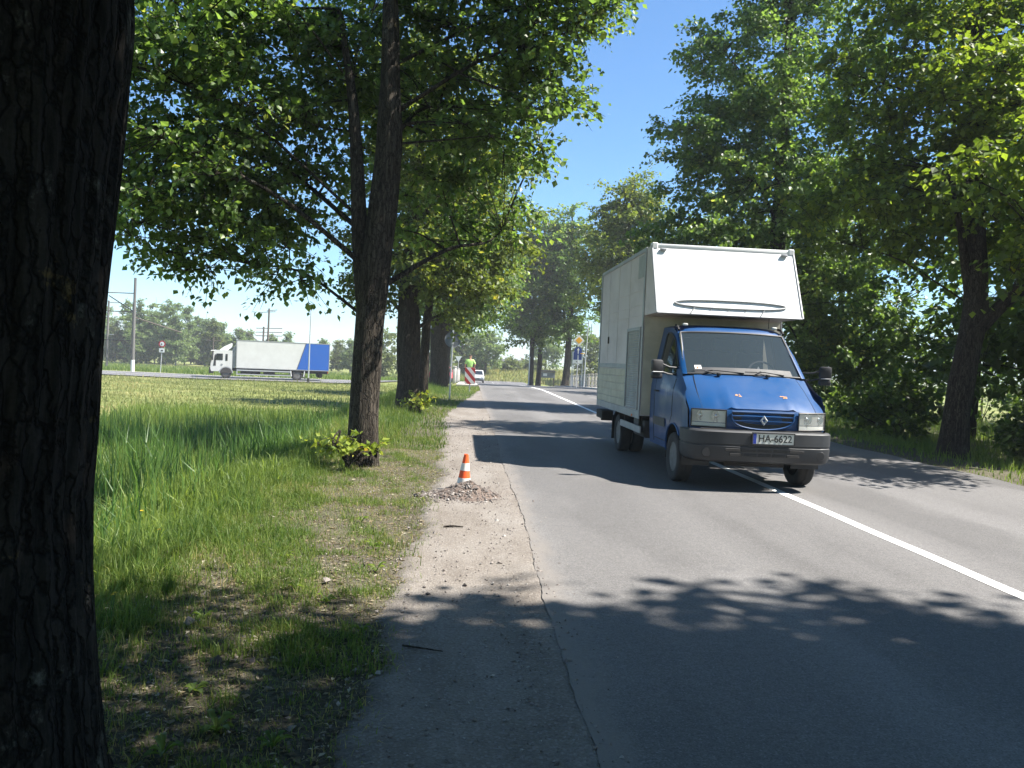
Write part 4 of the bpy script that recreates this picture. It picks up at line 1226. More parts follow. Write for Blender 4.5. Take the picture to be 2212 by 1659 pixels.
# more of the birch wood: lower trees that close the gaps
gaps = ['low birch closing the wood under the concrete poles', 'young birch left of the lattice mast', 'young birch right of the lattice mast', 'young birch behind the speed sign', 'bushy young birch right of the speed sign', 'bushy birch left of the small white pole',
        'bushy birch behind the truck cab', 'low birch seen over the cab roof', 'low birch left of the wooden pole', 'low birch beyond the truck tail', 'young birch at the massive trunk edge', 'dark young birch in the wood gap']
for i, px in enumerate([268, 300, 330, 362, 385, 425, 470, 505, 560, 735, 240, 447]):
    dpt = 143 + (i * 37 % 17)
    X = (px - 1016) / 1750 * dpt
    h = 7.4 + (i * 53 % 20) / 10 - 2.6 * (px > 480)
    tree('birch_tree', gaps[i], (X, dpt), [(0, 0, 0, 0.10), (0.1, 0, h * 0.5, 0.07), (0, 0, h * 0.97, 0.02)],
         [(0, 0, h * 0.38, h * 0.19 + 0.6, h * 0.2, h * 0.36), (0.1, 0, h * 0.72, h * 0.10 + 0.2, h * 0.12, h * 0.26)], 70, 7, 13, 0.28, 'birch_leaf' if i % 3 else 'bush_leaf', 400 + i * 3,
         group='birches beyond the crossing road', bark='birch_bark', n_limbs=5, sides=8, rings=10, spread=0.62, spray_r=0.5, flare=0.0, twig=1.5)
# rows continued behind the camera: unseen trees added to block sky and deepen shade
tree('linden_tree', 'unseen next tree added to the left row behind the viewpoint to block sky', (-2.0, -7.0), [(0, 0, 0, 0.35), (0, 0, 4, 0.28), (0, 0, 12, 0.05)], [(0, 0, 7, 5.0, 4.6, 4.4), (0, 0, 10.5, 4.2, 4.2, 2.6), (2.5, 0.5, 8.5, 3.4, 4.4, 2.6)], 190, 9, 16, 0.27, 'linden_leaf', 450, group=ROW_L, spread=1.2, spray_r=0.4)
tree('maple_tree', 'unseen next tree added to the right row behind the viewpoint to block sky', (10.8, -8.5), [(0, 0, 0, 0.35), (0, 0, 4, 0.28), (0, 0, 14, 0.05)], [(0, 0, 8, 5.4, 4.8, 5.4), (0, 0, 12.5, 4.4, 4.4, 3), (-4, 0.3, 9.5, 3.6, 4.4, 2.6)], 220, 9, 16, 0.29, 'maple_leaf', 453, group=ROW_R, spread=1.2, spray_r=0.4)
tree('linden_tree', 'unseen second tree added to the left row behind the viewpoint to block sky', (-2.2, -16.0), [(0, 0, 0, 0.35), (0, 0, 4, 0.28), (0, 0, 12, 0.05)], [(0, 0, 6.5, 5.0, 5.0, 5), (2.5, 0, 9.5, 5.0, 5.0, 3.6)], 150, 9, 16, 0.32, 'linden_leaf', 456, group=ROW_L, spread=1.3, spray_r=0.4)
tree('maple_tree', 'unseen second tree added to the right row behind the viewpoint to block sky', (10.8, -18.5), [(0, 0, 0, 0.35), (0, 0, 4, 0.28), (0, 0, 14, 0.05)], [(0, 0, 7.5, 5.4, 5.2, 6.4), (-4, 0, 9.5, 4.6, 5.0, 3.6)], 160, 9, 16, 0.32, 'maple_leaf', 459, group=ROW_R, spread=1.3, spray_r=0.4)
# trees behind the left row and on the far bank
backs = [((-13.5, 118), 7.5, 3.0, 'bushy tree behind the stout lit trunk'), ((-8.8, 125), 8.5, 3.2, 'bushy tree in the gap behind the thick trunk'), ((-4.6, 112), 7.0, 2.4, 'small tree behind the give way sign'),
         ((2.6, 134), 9.0, 3.3, 'rounded grey green willow past the white car'), ((-1.5, 140), 10.0, 3.4, 'tree behind the man in the lime shirt'), ((14.0, 150), 9.0, 3.6, 'tree on the far bank right of the house'), ((19, 128), 11, 4.2, 'tree beyond the junction on the right')]
for i, (p, h, w, lb) in enumerate(backs):
    tree('background_tree', lb, p, [(0, 0, 0, 0.2), (0, 0, h * 0.4, 0.14), (0, 0, h * 0.9, 0.04)],
         [(0, 0, h * 0.58, w, w, h * 0.34), (0.2, 0, h * 0.3, w * 0.9, w * 0.9, h * 0.24)], 60, 7, 14, 0.34, 'birch_leaf' if i in (3, 5) else 'bush_leaf', 240 + i * 3,
         group='trees beyond the junction', n_limbs=6, sides=8, rings=12, spread=1.2, spray_r=0.5, flare=0.0)
for i, (p, h, w, lb) in enumerate([((6.5, 142), 2.0, 5, 'pale bush on the far bank before the house'), ((11, 145), 2.4, 5, 'bush on the far bank right of the pale one'), ((1.0, 138), 2.2, 4.5, 'bush at the foot of the grey green willow')]):
    bush('bush', lb, p, h, w, 0.34, 'bush_leaf', 280 + i * 3, 40, 12, 'bushes on the far bank')

# weeds on the verge: broad leaves in rosettes
def weed(name, label, p, n, L, w, mat, seed, group, upright=0.35):
    r = np.random.RandomState(seed)
    root = empty(name, (p[0], p[1], float(ground_z(*p)) - 0.005))
    tag(root, label, 'plant', group)
    for k in range(n):
        a = k * 2.4 + r.uniform(-0.3, 0.3)
        l = L * r.uniform(0.6, 1.15); up = upright * r.uniform(0.5, 1.5)
        d = np.array([math.cos(a), math.sin(a)]); s = np.array([-d[1], d[0]])
        V = []
        for t, ww in ((0.0, 0.12), (0.3, 0.6), (0.6, 1.0), (0.85, 0.65), (1.0, 0.05)):
            z = l * up * (t * 1.6 - t * t * 1.1) + 0.01
            c = d * l * t
            for sg in (-1, 0, 1):
                q_ = c + s * sg * w * ww * 0.5
                V.append((q_[0], q_[1], z + (0.012 if sg else 0) * ww))
        F = np.array([[3 * i + j, 3 * i + j + 1, 3 * i + j + 4, 3 * i + j + 3] for i in range(4) for j in range(2)])
        np_mesh('leaf', V, [F], mat, root, attrs={'tint': np.full(15, r.uniform(0.1, 0.8))}, smooth=True)
    return root
wd = [(-0.98, 3.35, 9, 0.17, 0.05, 0.7), (-1.12, 3.15, 8, 0.14, 0.045, 0.9), (-0.72, 3.22, 9, 0.13, 0.035, 1.0), (-1.2, 3.75, 7, 0.12, 0.05, 0.5), (-0.62, 5.9, 10, 0.12, 0.022, 1.1), (-0.72, 6.6, 11, 0.12, 0.02, 1.2),
      (-0.85, 5.15, 9, 0.11, 0.025, 0.8), (-1.1, 5.4, 8, 0.12, 0.03, 0.8), (-1.35, 6.2, 9, 0.12, 0.025, 1.0), (-0.55, 4.55, 8, 0.09, 0.02, 1.0), (-1.5, 4.8, 8, 0.11, 0.03, 0.6), (-0.95, 7.6, 9, 0.13, 0.022, 1.2)]
wl_ = ['large pale weed in the shade beside the massive trunk', 'broad leaved weed nearest the massive trunk foot', 'upright narrow leaved weed at the shaded verge edge', 'flat rosette in the tree shade', 'sunlit tuft on the bare verge beside the shoulder', 'sunlit tuft further along the verge edge',
       'small rosette amid pale litter', 'weed rosette in the middle of the verge', 'tuft between verge and lush grass', 'tiny tuft at the shoulder edge by the shade line', 'flat rosette at the top of the ditch bank', 'tuft on the verge before the slender tree']
for i, (x, y, n, L, w, up) in enumerate(wd):
    weed('weed', wl_[i], (x, y), n, L * 0.6, w * 0.6, 'verge_grass' if i in (2, 4, 5) else 'lush_grass', 300 + i, 'weeds on the trodden verge', up)
def flower(p, h, label, mat, seed):
    r = random.Random(seed)
    z = float(ground_z(*p))
    root = empty('wildflower', (p[0], p[1], z)); tag(root, label, 'flower', 'wildflowers in the ditch grass')
    MB().tube([(0, 0, 0), (0.01, 0.0, h * 0.5), (0.02, 0.01, h)], 0.003, 5).build('stem', 'lush_stem', root)
    mb = MB()
    for k in range(7):
        a = k * 0.9
        mb.add([(0.02, 0.01, h), (0.02 + 0.011 * math.cos(a - .3), .01 + 0.011 * math.sin(a - .3), h + 0.006), (0.02 + 0.016 * math.cos(a), .01 + 0.016 * math.sin(a), h + 0.002), (0.02 + 0.011 * math.cos(a + .3), .01 + 0.011 * math.sin(a + .3), h + 0.006)], [(0, 1, 2, 3)])
    mb.build('petals', mat, root, fix=False)
M['lush_stem'] = paint('lush_stem', (0.06, 0.13, 0.02), 0.6, 0.05)
for i, (x, y, h, lb) in enumerate([(-1.93, 4.55, 0.20, 'taller of two yellow flowers close to the massive trunk'), (-1.97, 4.62, 0.17, 'shorter of two yellow flowers close to the massive trunk'), (-2.2, 5.9, 0.25, 'yellow flower alone in the bank grass'), (-2.6, 6.6, 0.3, 'yellow flower low in the ditch grass')]):
    flower((x, y), h, lb, 'flower_yellow', i)
# ------------------------------------------------------------------ box van (blue cab), coming towards the camera
# local frame: x to the right as seen from the front, y behind the bumper face, z up
van = empty('box_van', (3.77, 10.05, 0.0), 0.010)
tag(van, 'box van with blue cab and dull white cargo box driving over the centre line', 'van')

prof = [  # y, z, half width of the upper body from the front foot of the cab to the roof
    (0.150, 0.72, 0.885), (0.130, 0.80, 0.895), (0.120, 0.90, 0.905), (0.125, 1.00, 0.905), (0.150, 1.055, 0.90), (0.205, 1.10, 0.90),
    (0.30, 1.165, 0.90), (0.45, 1.25, 0.895), (0.60, 1.335, 0.885), (0.75, 1.415, 0.87), (0.86, 1.475, 0.855)]
def front_x(y, z, w, t):
    """point across the nose, t -1..1, rounded to the sides"""
    x = w * t
    y2 = y + 0.16 * abs(t) ** 4 * (1 if z < 1.2 else max(0, 1 - (z - 1.2) / 0.28)) + 0.03 * t * t
    return (x, y2, z - 0.030 * abs(t) ** 3 * (z > 1.04))
ts = [-1, -0.96, -0.9, -0.82, -0.7, -0.5, -0.25, 0, 0.25, 0.5, 0.7, 0.82, 0.9, 0.96, 1]
# front fascia below the bonnet edge
mb = MB(); mb.grid([[front_x(y, z, w, t) for t in ts] for (y, z, w) in prof[:5]])
mb.build('front_panel', 'blue_paint', van, angle=50)
# wings either side of the bonnet
for sgn in (-1, 1):
    rows = [[front_x(y, z, w, t) for t in (sgn * 0.835, sgn * 0.88, sgn * 0.94, sgn * 0.975, sgn)] for (y, z, w) in prof[4:]]
    MB().grid(rows).build('wing', 'blue_paint', van, angle=60)
# bonnet: slightly proud of the wings, sharp folds towards the lamps
rows = []
for (y, z, w) in prof[4:]:
    f = min(1, max(0, (y - 0.15) / 0.55))
    r_ = []
    for t in np.linspace(-0.83, 0.83, 23):
        p = front_x(y, z, w, t)
        crease = 0.016 * (1 - f) * (math.exp(-((abs(t) - 0.46) / 0.045) ** 2)) - 0.020 * (1 - f) * (1 if abs(t) > 0.50 else 0) + 0.008
        r_.append((p[0], p[1] - 0.004, p[2] + crease))
    rows.append(r_)
lip = [(p[0], p[1] + 0.012, p[2] - 0.03) for p in rows[0]]
bon = MB().grid([lip] + rows)
for e in (0, -1):   # folded side edges
    bon.grid([[(r_[e][0], r_[e][1], r_[e][2]) for r_ in rows], [(r_[e][0], r_[e][1] + 0.005, r_[e][2] - 0.02) for r_ in rows]])
bonnet = bon.build('bonnet', 'blue_paint', van, angle=40)
for e, sg_ in ((0, -1), (-1, 1)):
    MB().tube([(r_[e][0] + sg_ * 0.004, r_[e][1] - 0.001, r_[e][2] - 0.004) for r_ in rows], 0.0045, 4).build('bonnet_gap', 'rubber', bonnet)
MB().tube([(p[0], p[1] - 0.004, p[2] - 0.002) for p in lip], 0.005, 4).build('bonnet_gap', 'rubber', bonnet)
for (x, t) in ((-0.24, 1), (0.36, 2)):
    c = MB()
    rr = random.Random(t)
    for k in range(7):
        a = rr.uniform(-0.035, 0.035); l = rr.uniform(0.008, 0.022)
        yy = 0.38 + rr.uniform(-0.02, 0.03); zz = 1.222 + (yy - 0.38) * 0.56
        c.add([(x + a - l, yy, zz), (x + a, yy - 0.012, zz - 0.006), (x + a + l, yy + 0.004, zz + 0.003), (x + a, yy + 0.012, zz + 0.008)], [(0, 1, 2, 3)])
    c.build('paint_chip', 'rust', bonnet, smooth=False, fix=False)
# roof, pillars and cab back
WB, WT = 0.855, 0.775           # half widths at windscreen foot and head
wy0, wz0, wy1, wz1 = 0.86, 1.475, 1.50, 2.085
roof = [(1.50, 2.085, 0.775), (1.53, 2.12, 0.775), (1.60, 2.155, 0.775), (1.78, 2.19, 0.775), (2.34, 2.21, 0.775)]
rows = []
for (y, z, w) in roof:
    rows.append([(w * t, y + 0.05 * t * t * (y < 1.7), z - 0.05 * abs(t) ** 6 + 0.0) for t in np.linspace(-1, 1, 17)])
rf = MB().grid(rows).build('roof', 'blue_paint', van, angle=50)
for sgn in (-1, 1):
    # windscreen pillar
    q0 = Vector((sgn * WB, wy0 + 0.03, wz0)); q1 = Vector((sgn * WT, wy1 + 0.05, wz1 - 0.03))
    mbp = MB()
    off = [Vector((-sgn * 0.055, -0.02, 0.0)), Vector((0, -0.005, 0)), Vector((sgn * 0.012, 0.045, 0)), Vector((-sgn * 0.03, 0.05, 0))]
    mbp.grid([[q0 + o for o in off], [q0.lerp(q1, 0.5) + Vector((sgn * 0.012, 0, 0.012)) + o for o in off], [q1 + o for o in off]], close=True)
    mbp.build('pillar', 'blue_paint', van, angle=60)
# sides with wheel arch and door window opening
ARC_Y, ARC_Z, ARC_R = 0.92, 0.36, 0.43
def top_z(y):
    ps = [(p[0] + 0.19 * (p[1] < 1.2) * max(0, 1 - (p[0] - 0.12) / 0.6), p[1] - 0.03) for p in prof] + [(wy1 + 0.05, wz1 - 0.04), (1.78, 2.14), (2.34, 2.16)]
    return float(np.interp(y, [p[0] for p in ps], [p[1] for p in ps]))
def side_x(y, z):
    belt = 0.945 - 0.05 * max(0, (0.55 - y) / 0.35) ** 1.5 if y < 0.55 else 0.945
    if z > 1.22:
        tz = top_z(y)
        wt = float(np.interp(y, [0.3, 0.86, 1.55, 2.34], [0.90, 0.865, 0.778, 0.778]))
        zt = max(tz, 1.26)
        return belt + (wt - belt) * min(1, (z - 1.22) / max(0.05, zt - 1.22)) ** 1.1
    if z < 0.7:
        return belt - 0.03 * (0.7 - z) / 0.35
    return belt
def bot_z(y):
    d = abs(y - ARC_Y)
    if d < ARC_R:
        return ARC_Z + math.sqrt(ARC_R ** 2 - d * d)
    return 0.40 if y > ARC_Y else 0.72
for sgn in (-1, 1):
    mbs = MB()
    cols = sorted(set([0.30, 0.34, 0.40] + [ARC_Y + ARC_R * math.cos(a) for a in np.linspace(0.001, math.pi - 0.001, 19)] + [1.36, 1.5, 1.6, 1.7, 1.8, 1.95, 2.1, 2.25, 2.34]))
    win0, win1 = 1.06, 1.98
    rows = []
    for y in cols:
        zb, zt = bot_z(y), top_z(y)
        r_ = []
        for t in np.linspace(0, 1, 15):
            z = zb + (zt - zb) * t
            r_.append((sgn * side_x(y, z), y, z))
        rows.append(r_)
    mbs.grid(rows)
    mbs.build('cab_side', 'blue_paint', van, angle=60)
    # wheel arch lip and inner liner
    lipm = MB()
    lipm.tube([(sgn * (side_x(ARC_Y + ARC_R * math.cos(a), ARC_Z + ARC_R * math.sin(a)) + 0.004), ARC_Y + ARC_R * math.cos(a), ARC_Z + ARC_R * math.sin(a)) for a in np.linspace(0.05, math.pi - 0.75, 20)], 0.014, 6)
    lipm.build('arch_lip', 'blue_paint', van)
    ln = MB()
    ln.grid([[(sgn * 0.93, ARC_Y + ARC_R * math.cos(a), ARC_Z + ARC_R * math.sin(a)), (sgn * 0.55, ARC_Y + ARC_R * math.cos(a), ARC_Z + ARC_R * math.sin(a))] for a in np.linspace(-0.2, math.pi + 0.2, 16)])
    ln.build('wheel_arch_liner', 'black_plastic', van)
    # door with window glass, quarter pane, moulding and handle
    def sp(y, z, o=0.006): return (sgn * (side_x(y, z) + o), y, z)
    wz = 1.47
    glass = MB()
    outline_top = [(y, min(top_z(y) - 0.09, 2.06)) for y in np.linspace(1.13, 1.98, 10)]
    rows = []
    for (y, zt) in outline_top:
        rows.append([sp(y, wz + (max(zt, wz + 0.02) - wz) * t, 0.006) for t in np.linspace(0, 1, 6)])
    glass.grid(rows)
    gl = glass.build('side_window', 'dark_glass', van, angle=60)
    seal = MB().tube([sp(y, wz, 0.008) for y in np.linspace(1.10, 2.0, 8)] + [sp(2.0, z, 0.008) for z in np.linspace(1.55, 2.03, 5)] + [sp(y, min(top_z(y) - 0.075, 2.075), 0.008) for y in np.linspace(1.95, 1.10, 9)], 0.011, 5)
    seal.build('window_seal', 'black_plastic', gl)
    MB().tube([sp(1.36, wz + 0.01, 0.009), sp(1.36, min(top_z(1.36) - 0.09, 2.06), 0.009)], 0.009, 5).build('window_divider', 'black_plastic', gl)
    gap = MB()
    gap.tube([sp(1.03, z, 0.001) for z in np.linspace(1.40, 0.9, 5)] + [sp(1.38, 0.52, 0.001)], 0.006, 4)
    gap.tube([sp(2.06, z, 0.001) for z in np.linspace(0.45, 2.05, 8)], 0.006, 4)
    gap.tube([sp(y, 0.50, 0.001) for y in (1.38, 1.7, 2.06)], 0.006, 4)
    gap.build('door_gap', 'black_plastic', van)
    md = MB()
    md.grid([[sp(y, z, 0.014) for z in (0.70, 0.82)] for y in np.linspace(1.37, 2.05, 8)])
    md.build('door_moulding', 'bumper_plastic', van)
    hd = MB().tube([sp(1.82, 1.20, 0.004), sp(1.84, 1.20, 0.035), sp(1.96, 1.20, 0.035), sp(1.98, 1.20, 0.004)], 0.013, 6)
    hd.build('door_handle', 'black_plastic', van)
    # mirror on two arms
    mx = sgn * 1.19
    arms = MB()
    arms.tube([sp(1.10, 1.55, 0.0), (sgn * 1.02, 1.02, 1.56), (sgn * 1.13, 0.99, 1.60)], 0.012, 6)
    arms.tube([sp(1.10, 1.45, 0.0), (sgn * 1.02, 1.02, 1.46), (sgn * 1.13, 0.99, 1.49)], 0.012, 6)
    ar = arms.build('mirror_arm', 'black_plastic', van)
    hs = MB().box((mx, 1.0, 1.57), (0.165, 0.09, 0.17), (0, 0, -sgn * 0.2), 0.03)
    h1 = hs.build('mirror_housing', 'black_plastic', van)
    MB().box((mx, 1.01, 1.435), (0.16, 0.08, 0.085), (0, 0, -sgn * 0.2), 0.025).build('wide_angle_mirror', 'black_plastic', van)
    MB().box((mx, 0.956, 1.485), (0.15, 0.015, 0.012), (0, 0, -sgn * 0.2), 0.004).build('mirror_strip', 'grey_steel', h1)
    # headlamp: reflector bowl behind a clear lens with a lower indicator strip
    xa, xb = 0.475, 0.885
    hl = MB()
    def lamp_pt(x, z, o):
        w = 0.905
        p = front_x(0.122, z, w, x / w)
        return (sgn * p[0], p[1] - o, z)
    bx_ = [xa + (xb - xa) * t for t in np.linspace(0, 1, 7)]
    zl0, zl1 = 0.815, 1.035
    hl.grid([[lamp_pt(x, z, 0.004) for x in bx_] for z in np.linspace(zl0 + 0.06, zl1, 4)])
    lampo = hl.build('headlight', 'headlamp', van)
    MB().grid([[lamp_pt(x, z, 0.004) for x in bx_] for z in (zl0, zl0 + 0.052)]).build('indicator_lens', 'plate_white', lampo)
    xm = (xa + xb) / 2
    for q_, rad in ((xa + 0.11, 0.075), (xb - 0.11, 0.066)):
        c_ = lamp_pt(q_, 0.955, 0.006)
        MB().lathe([(rad, 0.0), (rad * 0.85, -0.004), (rad * 0.4, -0.001), (rad * 0.3, 0.008), (0.0, 0.009)], 18, Matrix.Translation(c_) @ Matrix.Rotation(R(90), 4, 'X')).build('bulb_bowl', 'chrome', lampo)
    ln2 = MB().grid([[lamp_pt(x, z, 0.018) for x in bx_] for z in np.linspace(zl0, zl1, 4)])
    ln2.build('lens', 'lamp_glass', lampo)
    rim_ = [lamp_pt(x, zl0, 0.012) for x in bx_] + [lamp_pt(xb, z, 0.012) for z in np.linspace(zl0, zl1, 4)[1:]] + [lamp_pt(x, zl1, 0.012) for x in bx_[::-1][1:]] + [lamp_pt(xa, z, 0.012) for z in np.linspace(zl1, zl0, 4)[1:-1]]
    MB().tube(rim_, 0.010, 5, closed=True).build('lamp_rim', 'black_plastic', lampo)
    # roof marker lamps
    MB().box((sgn * 0.66, 1.60, 2.185), (0.07, 0.06, 0.035), None, 0.012).build('roof_lamp', 'plate_white', van)
    MB().tube([(sgn * 0.77, 1.52, 2.10), (sgn * 0.77, 1.60, 2.155), (sgn * 0.765, 1.72, 2.175)], 0.018, 6).build('rain_gutter', 'black_plastic', van)
# windscreen glass with rubber surround
rows = []
for s in np.linspace(0.02, 0.98, 8):
    y = wy0 + (wy1 - wy0) * s; z = wz0 + (wz1 - wz0) * s; w = (WB + (WT - WB) * s) - 0.03
    rows.append([(w * t, y + 0.05 * t * t - 0.012, z + 0.012 - 0.02 * t * t) for t in np.linspace(-1, 1, 13)])
ws = MB().grid(rows).build('windscreen', 'windscreen_glass', van, angle=60)
ring = rows[0] + [r_[-1] for r_ in rows[1:]] + rows[-1][::-1][1:] + [r_[0] for r_ in rows[::-1][1:-1]]
MB().tube(ring, 0.016, 6, closed=True).build('windscreen_seal', 'black_plastic', ws)
brt = MB().tube([Vector(rows[k][0]) + Vector((-0.016, -0.012, 0.0)) for k in range(8)], 0.006, 5); brt.build('bright_trim', 'chrome', ws)
brt = MB().tube([Vector(rows[k][-1]) + Vector((0.016, -0.012, 0.0)) for k in range(8)], 0.006, 5); brt.build('bright_trim', 'chrome', ws)
MB().grid([[Vector(p) + Vector((0, -0.001, 0.001)) for p in rows[0][1:-1]], [Vector(p) * 1 + Vector((0, -0.001, 0.001)) for p in rows[1][1:-1]]]).build('scuttle_band', 'black_plastic', ws)
# tax sticker, wipers
def wsp(x, s, o=0.02):
    w = (WB + (WT - WB) * s) - 0.03
    t = x / w
    return Vector((x, wy0 + (wy1 - wy0) * s + 0.05 * t * t - 0.012 - o * 0.7, wz0 + (wz1 - wz0) * s + 0.012 - 0.02 * t * t + o * 0.7))
MB().add([wsp(-0.67, 0.12, 0.006), wsp(-0.58, 0.12, 0.006), wsp(-0.58, 0.2, 0.006), wsp(-0.67, 0.2, 0.006)], [(0, 1, 2, 3)]).build('sticker', 'paper', ws, smooth=False)
MB().add([wsp(-0.655, 0.13, 0.009), wsp(-0.625, 0.13, 0.009), wsp(-0.63, 0.18, 0.009)], [(0, 1, 2)]).build('sticker_mark', 'orange_lens', ws, smooth=False)
for (x0, xp, x1) in ((-0.02, -0.38, -0.74), (0.55, 0.30, 0.0)):
    wp = MB()
    wp.tube([wsp(xp, -0.03, 0.03), wsp((xp + x1) / 2, 0.03, 0.04), wsp((x0 * 0.4 + x1 * 0.6), 0.055, 0.035)], 0.010, 6)
    wp.tube([wsp(x0, 0.02, 0.022), wsp((x0 + x1) / 2, 0.06, 0.024), wsp(x1, 0.05, 0.022)], 0.007, 5)
    wp.box(wsp(xp, -0.03, 0.035), (0.06, 0.05, 0.04), None, 0.012)
    wp.build('wiper', 'black_plastic', van)
MB().tube([(0.60, 1.66, 2.18), (0.61, 1.68, 2.36)], 0.005, 5).build('aerial', 'black_plastic', van)
# interior: dash, seats, wheel, papers
MB().b(-0.80, 0.80, 0.98, 1.30, 1.10, 1.44, 0.05).build('dashboard', 'black_plastic', van)
for x in (-0.42, 0.0, 0.45):
    st_ = MB().box((x, 1.95, 1.45), (0.42, 0.14, 0.75), (-0.15, 0, 0), 0.05)
    st_.box((x, 1.98, 1.92), (0.26, 0.10, 0.20), None, 0.04)
    st_.build('seat', 'seat_cloth', van)
sw = MB().tube([(0.45 + 0.21 * math.cos(a), 1.42 + 0.09 * math.sin(a), 1.50 + 0.19 * math.sin(a)) for a in np.linspace(0, 6.283, 20)[:-1]], 0.016, 6, closed=True)
sw.build('steering_wheel', 'black_plastic', van)
MB().lathe([(0.0, 0.085), (0.08, 0.08), (0.15, 0.05), (0.21, 0.0)], 20, Matrix.Translation((0.55, 1.08, 1.445)) @ Matrix.Diagonal((1.0, 0.6, 1.2, 1))).build('cap_on_dashboard', 'paper', van)
MB().add([(0.20, 1.05, 1.46), (0.36, 1.06, 1.46), (0.26, 1.08, 1.62)], [(0, 1, 2)]).build('paper_on_dashboard', 'paper', van, smooth=False)
MB().b(-0.76, 0.76, 2.25, 2.30, 0.5, 2.15).build('cab_back', 'black_plastic', van, smooth=False)
MB().b(-0.90, 0.90, 0.4, 2.30, 0.52, 0.56).build('cab_floor', 'black_plastic', van, smooth=False)
# grille: dark opening with curved lower edge, bars, frame, emblem
gw, gz1, gz0 = 0.405, 1.025, 0.835
def gy(x): return front_x(0.122, 0.93, 0.905, x / 0.905)[1]
curve = [(-gw, gz1), (-gw, gz1 - 0.05)] + [(gw * -math.cos(a), gz1 - 0.05 - (gz1 - 0.05 - gz0 + 0.03) * math.sin(a) ** 0.7) for a in np.linspace(0.15, math.pi - 0.15, 15)] + [(gw, gz1 - 0.05), (gw, gz1)]
gm = MB()
gv = [(x, gy(x) - 0.006, z) for x, z in curve]
gm.add(gv, [tuple(range(len(gv)))])
gr = gm.build('grille', 'black_plastic', van, smooth=False)
MB().tube([(x, gy(x) - 0.012, z) for x, z in curve], 0.013, 6, closed=True).build('grille_frame', 'blue_paint', gr)
for z in (0.970, 0.910):
    hwid = gw if z > 0.95 else gw * 0.96
    MB().grid([[(x, gy(x) - 0.010, z + 0.012) for x in np.linspace(-hwid, hwid, 9)], [(x, gy(x) - 0.026, z + 0.005) for x in np.linspace(-hwid, hwid, 9)], [(x, gy(x) - 0.024, z - 0.008) for x in np.linspace(-hwid, hwid, 9)], [(x, gy(x) - 0.008, z - 0.013) for x in np.linspace(-hwid, hwid, 9)]]).build('grille_bar', 'blue_paint', gr, angle=60)
zc = 0.925
def dia(rw, rh): return [(0, rh), (rw, 0), (0, -rh), (-rw, 0)]
em = MB()
o_, i_ = dia(0.050, 0.068), dia(0.020, 0.028)
yo = gy(0) - 0.042
vs = [(x, yo, zc + z) for x, z in o_] + [(x, yo, zc + z) for x, z in i_] + [((a[0] + b[0]) / 2, yo - 0.018, zc + (a[1] + b[1]) / 2) for a, b in zip(o_, i_)]
fs = []
for k in range(4):
    k2 = (k + 1) % 4
    fs += [(k, k2, 8 + k2, 8 + k), (8 + k, 8 + k2, 4 + k2, 4 + k)]
em.add(vs, fs)
em.build('diamond_emblem', 'emblem', gr, smooth=False)
# bumper swept round the nose
path = [(-0.955, 0.55), (-0.955, 0.36), (-0.945, 0.24), (-0.91, 0.14), (-0.85, 0.075), (-0.75, 0.035), (-0.5, 0.008), (-0.25, 0.0), (0, 0)]
path = path + [(-x, y) for x, y in path[-2::-1]]
sec = [(0.06, 0.792), (0.02, 0.785), (0.0, 0.765), (0.0, 0.615), (0.010, 0.605), (0.010, 0.595), (0.0, 0.585), (0.008, 0.46), (0.035, 0.40), (0.09, 0.375), (0.16, 0.375)]
rows = []
for (x, y) in path:
    i = path.index((x, y))
    a = Vector(path[max(0, i - 1)]); b_ = Vector(path[min(len(path) - 1, i + 1)])
    t = (b_ - a).normalized(); nrm = Vector((-t.y, t.x))  # points inwards
    rows.append([(x + nrm.x * o, y + nrm.y * o, z) for o, z in sec])
bumper = MB().grid(rows).build('bumper', 'bumper_plastic', van, angle=40)
for sgn in (-1, 1):
    fl = MB().lathe([(0.062, 0.0), (0.055, -0.012), (0.0, -0.014)], 16, Matrix.Translation((sgn * 0.74, 0.045, 0.50)) @ Matrix.Rotation(R(90), 4, 'X') @ Matrix.Scale(-1, 4, (0, 0, 1)))
    fl.build('fog_lamp_cover', 'black_plastic', bumper)
for j, z in enumerate((0.545, 0.485)):
    xs_ = np.linspace(-0.52, 0.52, 6) if j == 0 else np.linspace(-0.46, 0.46, 6)
    for x0, x1 in zip(xs_[:-1], xs_[1:]):
        MB().box(((x0 + x1) / 2, 0.006, z), (x1 - x0 - 0.018, 0.012, 0.038), None, 0.004).build('intake_slot', 'rubber', bumper)
MB().b(-0.8, 0.8, 0.10, 0.16, 0.42, 0.80).build('bumper_core', 'rubber', bumper, smooth=False)
# number plate
px_ = 0.10
plate = MB().box((px_, -0.008, 0.70), (0.535, 0.010, 0.135), None, 0.004).build('number_plate', 'plate_white', van)
fr = MB()
for (x0, x1, z0, z1) in ((-0.275, 0.275, 0.067, 0.079), (-0.275, 0.275, -0.079, -0.067), (-0.278, -0.266, -0.079, 0.079), (0.266, 0.278, -0.079, 0.079)):
    fr.b(px_ + x0, px_ + x1, -0.019, -0.006, 0.70 + z0, 0.70 + z1)
fr.build('plate_frame', 'black_plastic', plate, smooth=False)
MB().b(px_ - 0.262, px_ - 0.222, -0.0155, -0.0135, 0.637, 0.763).build('plate_band', 'plate_blue', plate, smooth=False)
text_mesh('plate_letters', 'HA-6622', 0.127, 'lettering', plate, Matrix.Translation((px_ + 0.022, -0.0145, 0.70)) @ Matrix.Rotation(R(90), 4, 'X') @ Matrix.Diagonal((0.93, 1.0, 1.0, 1.0)), 0.0012)
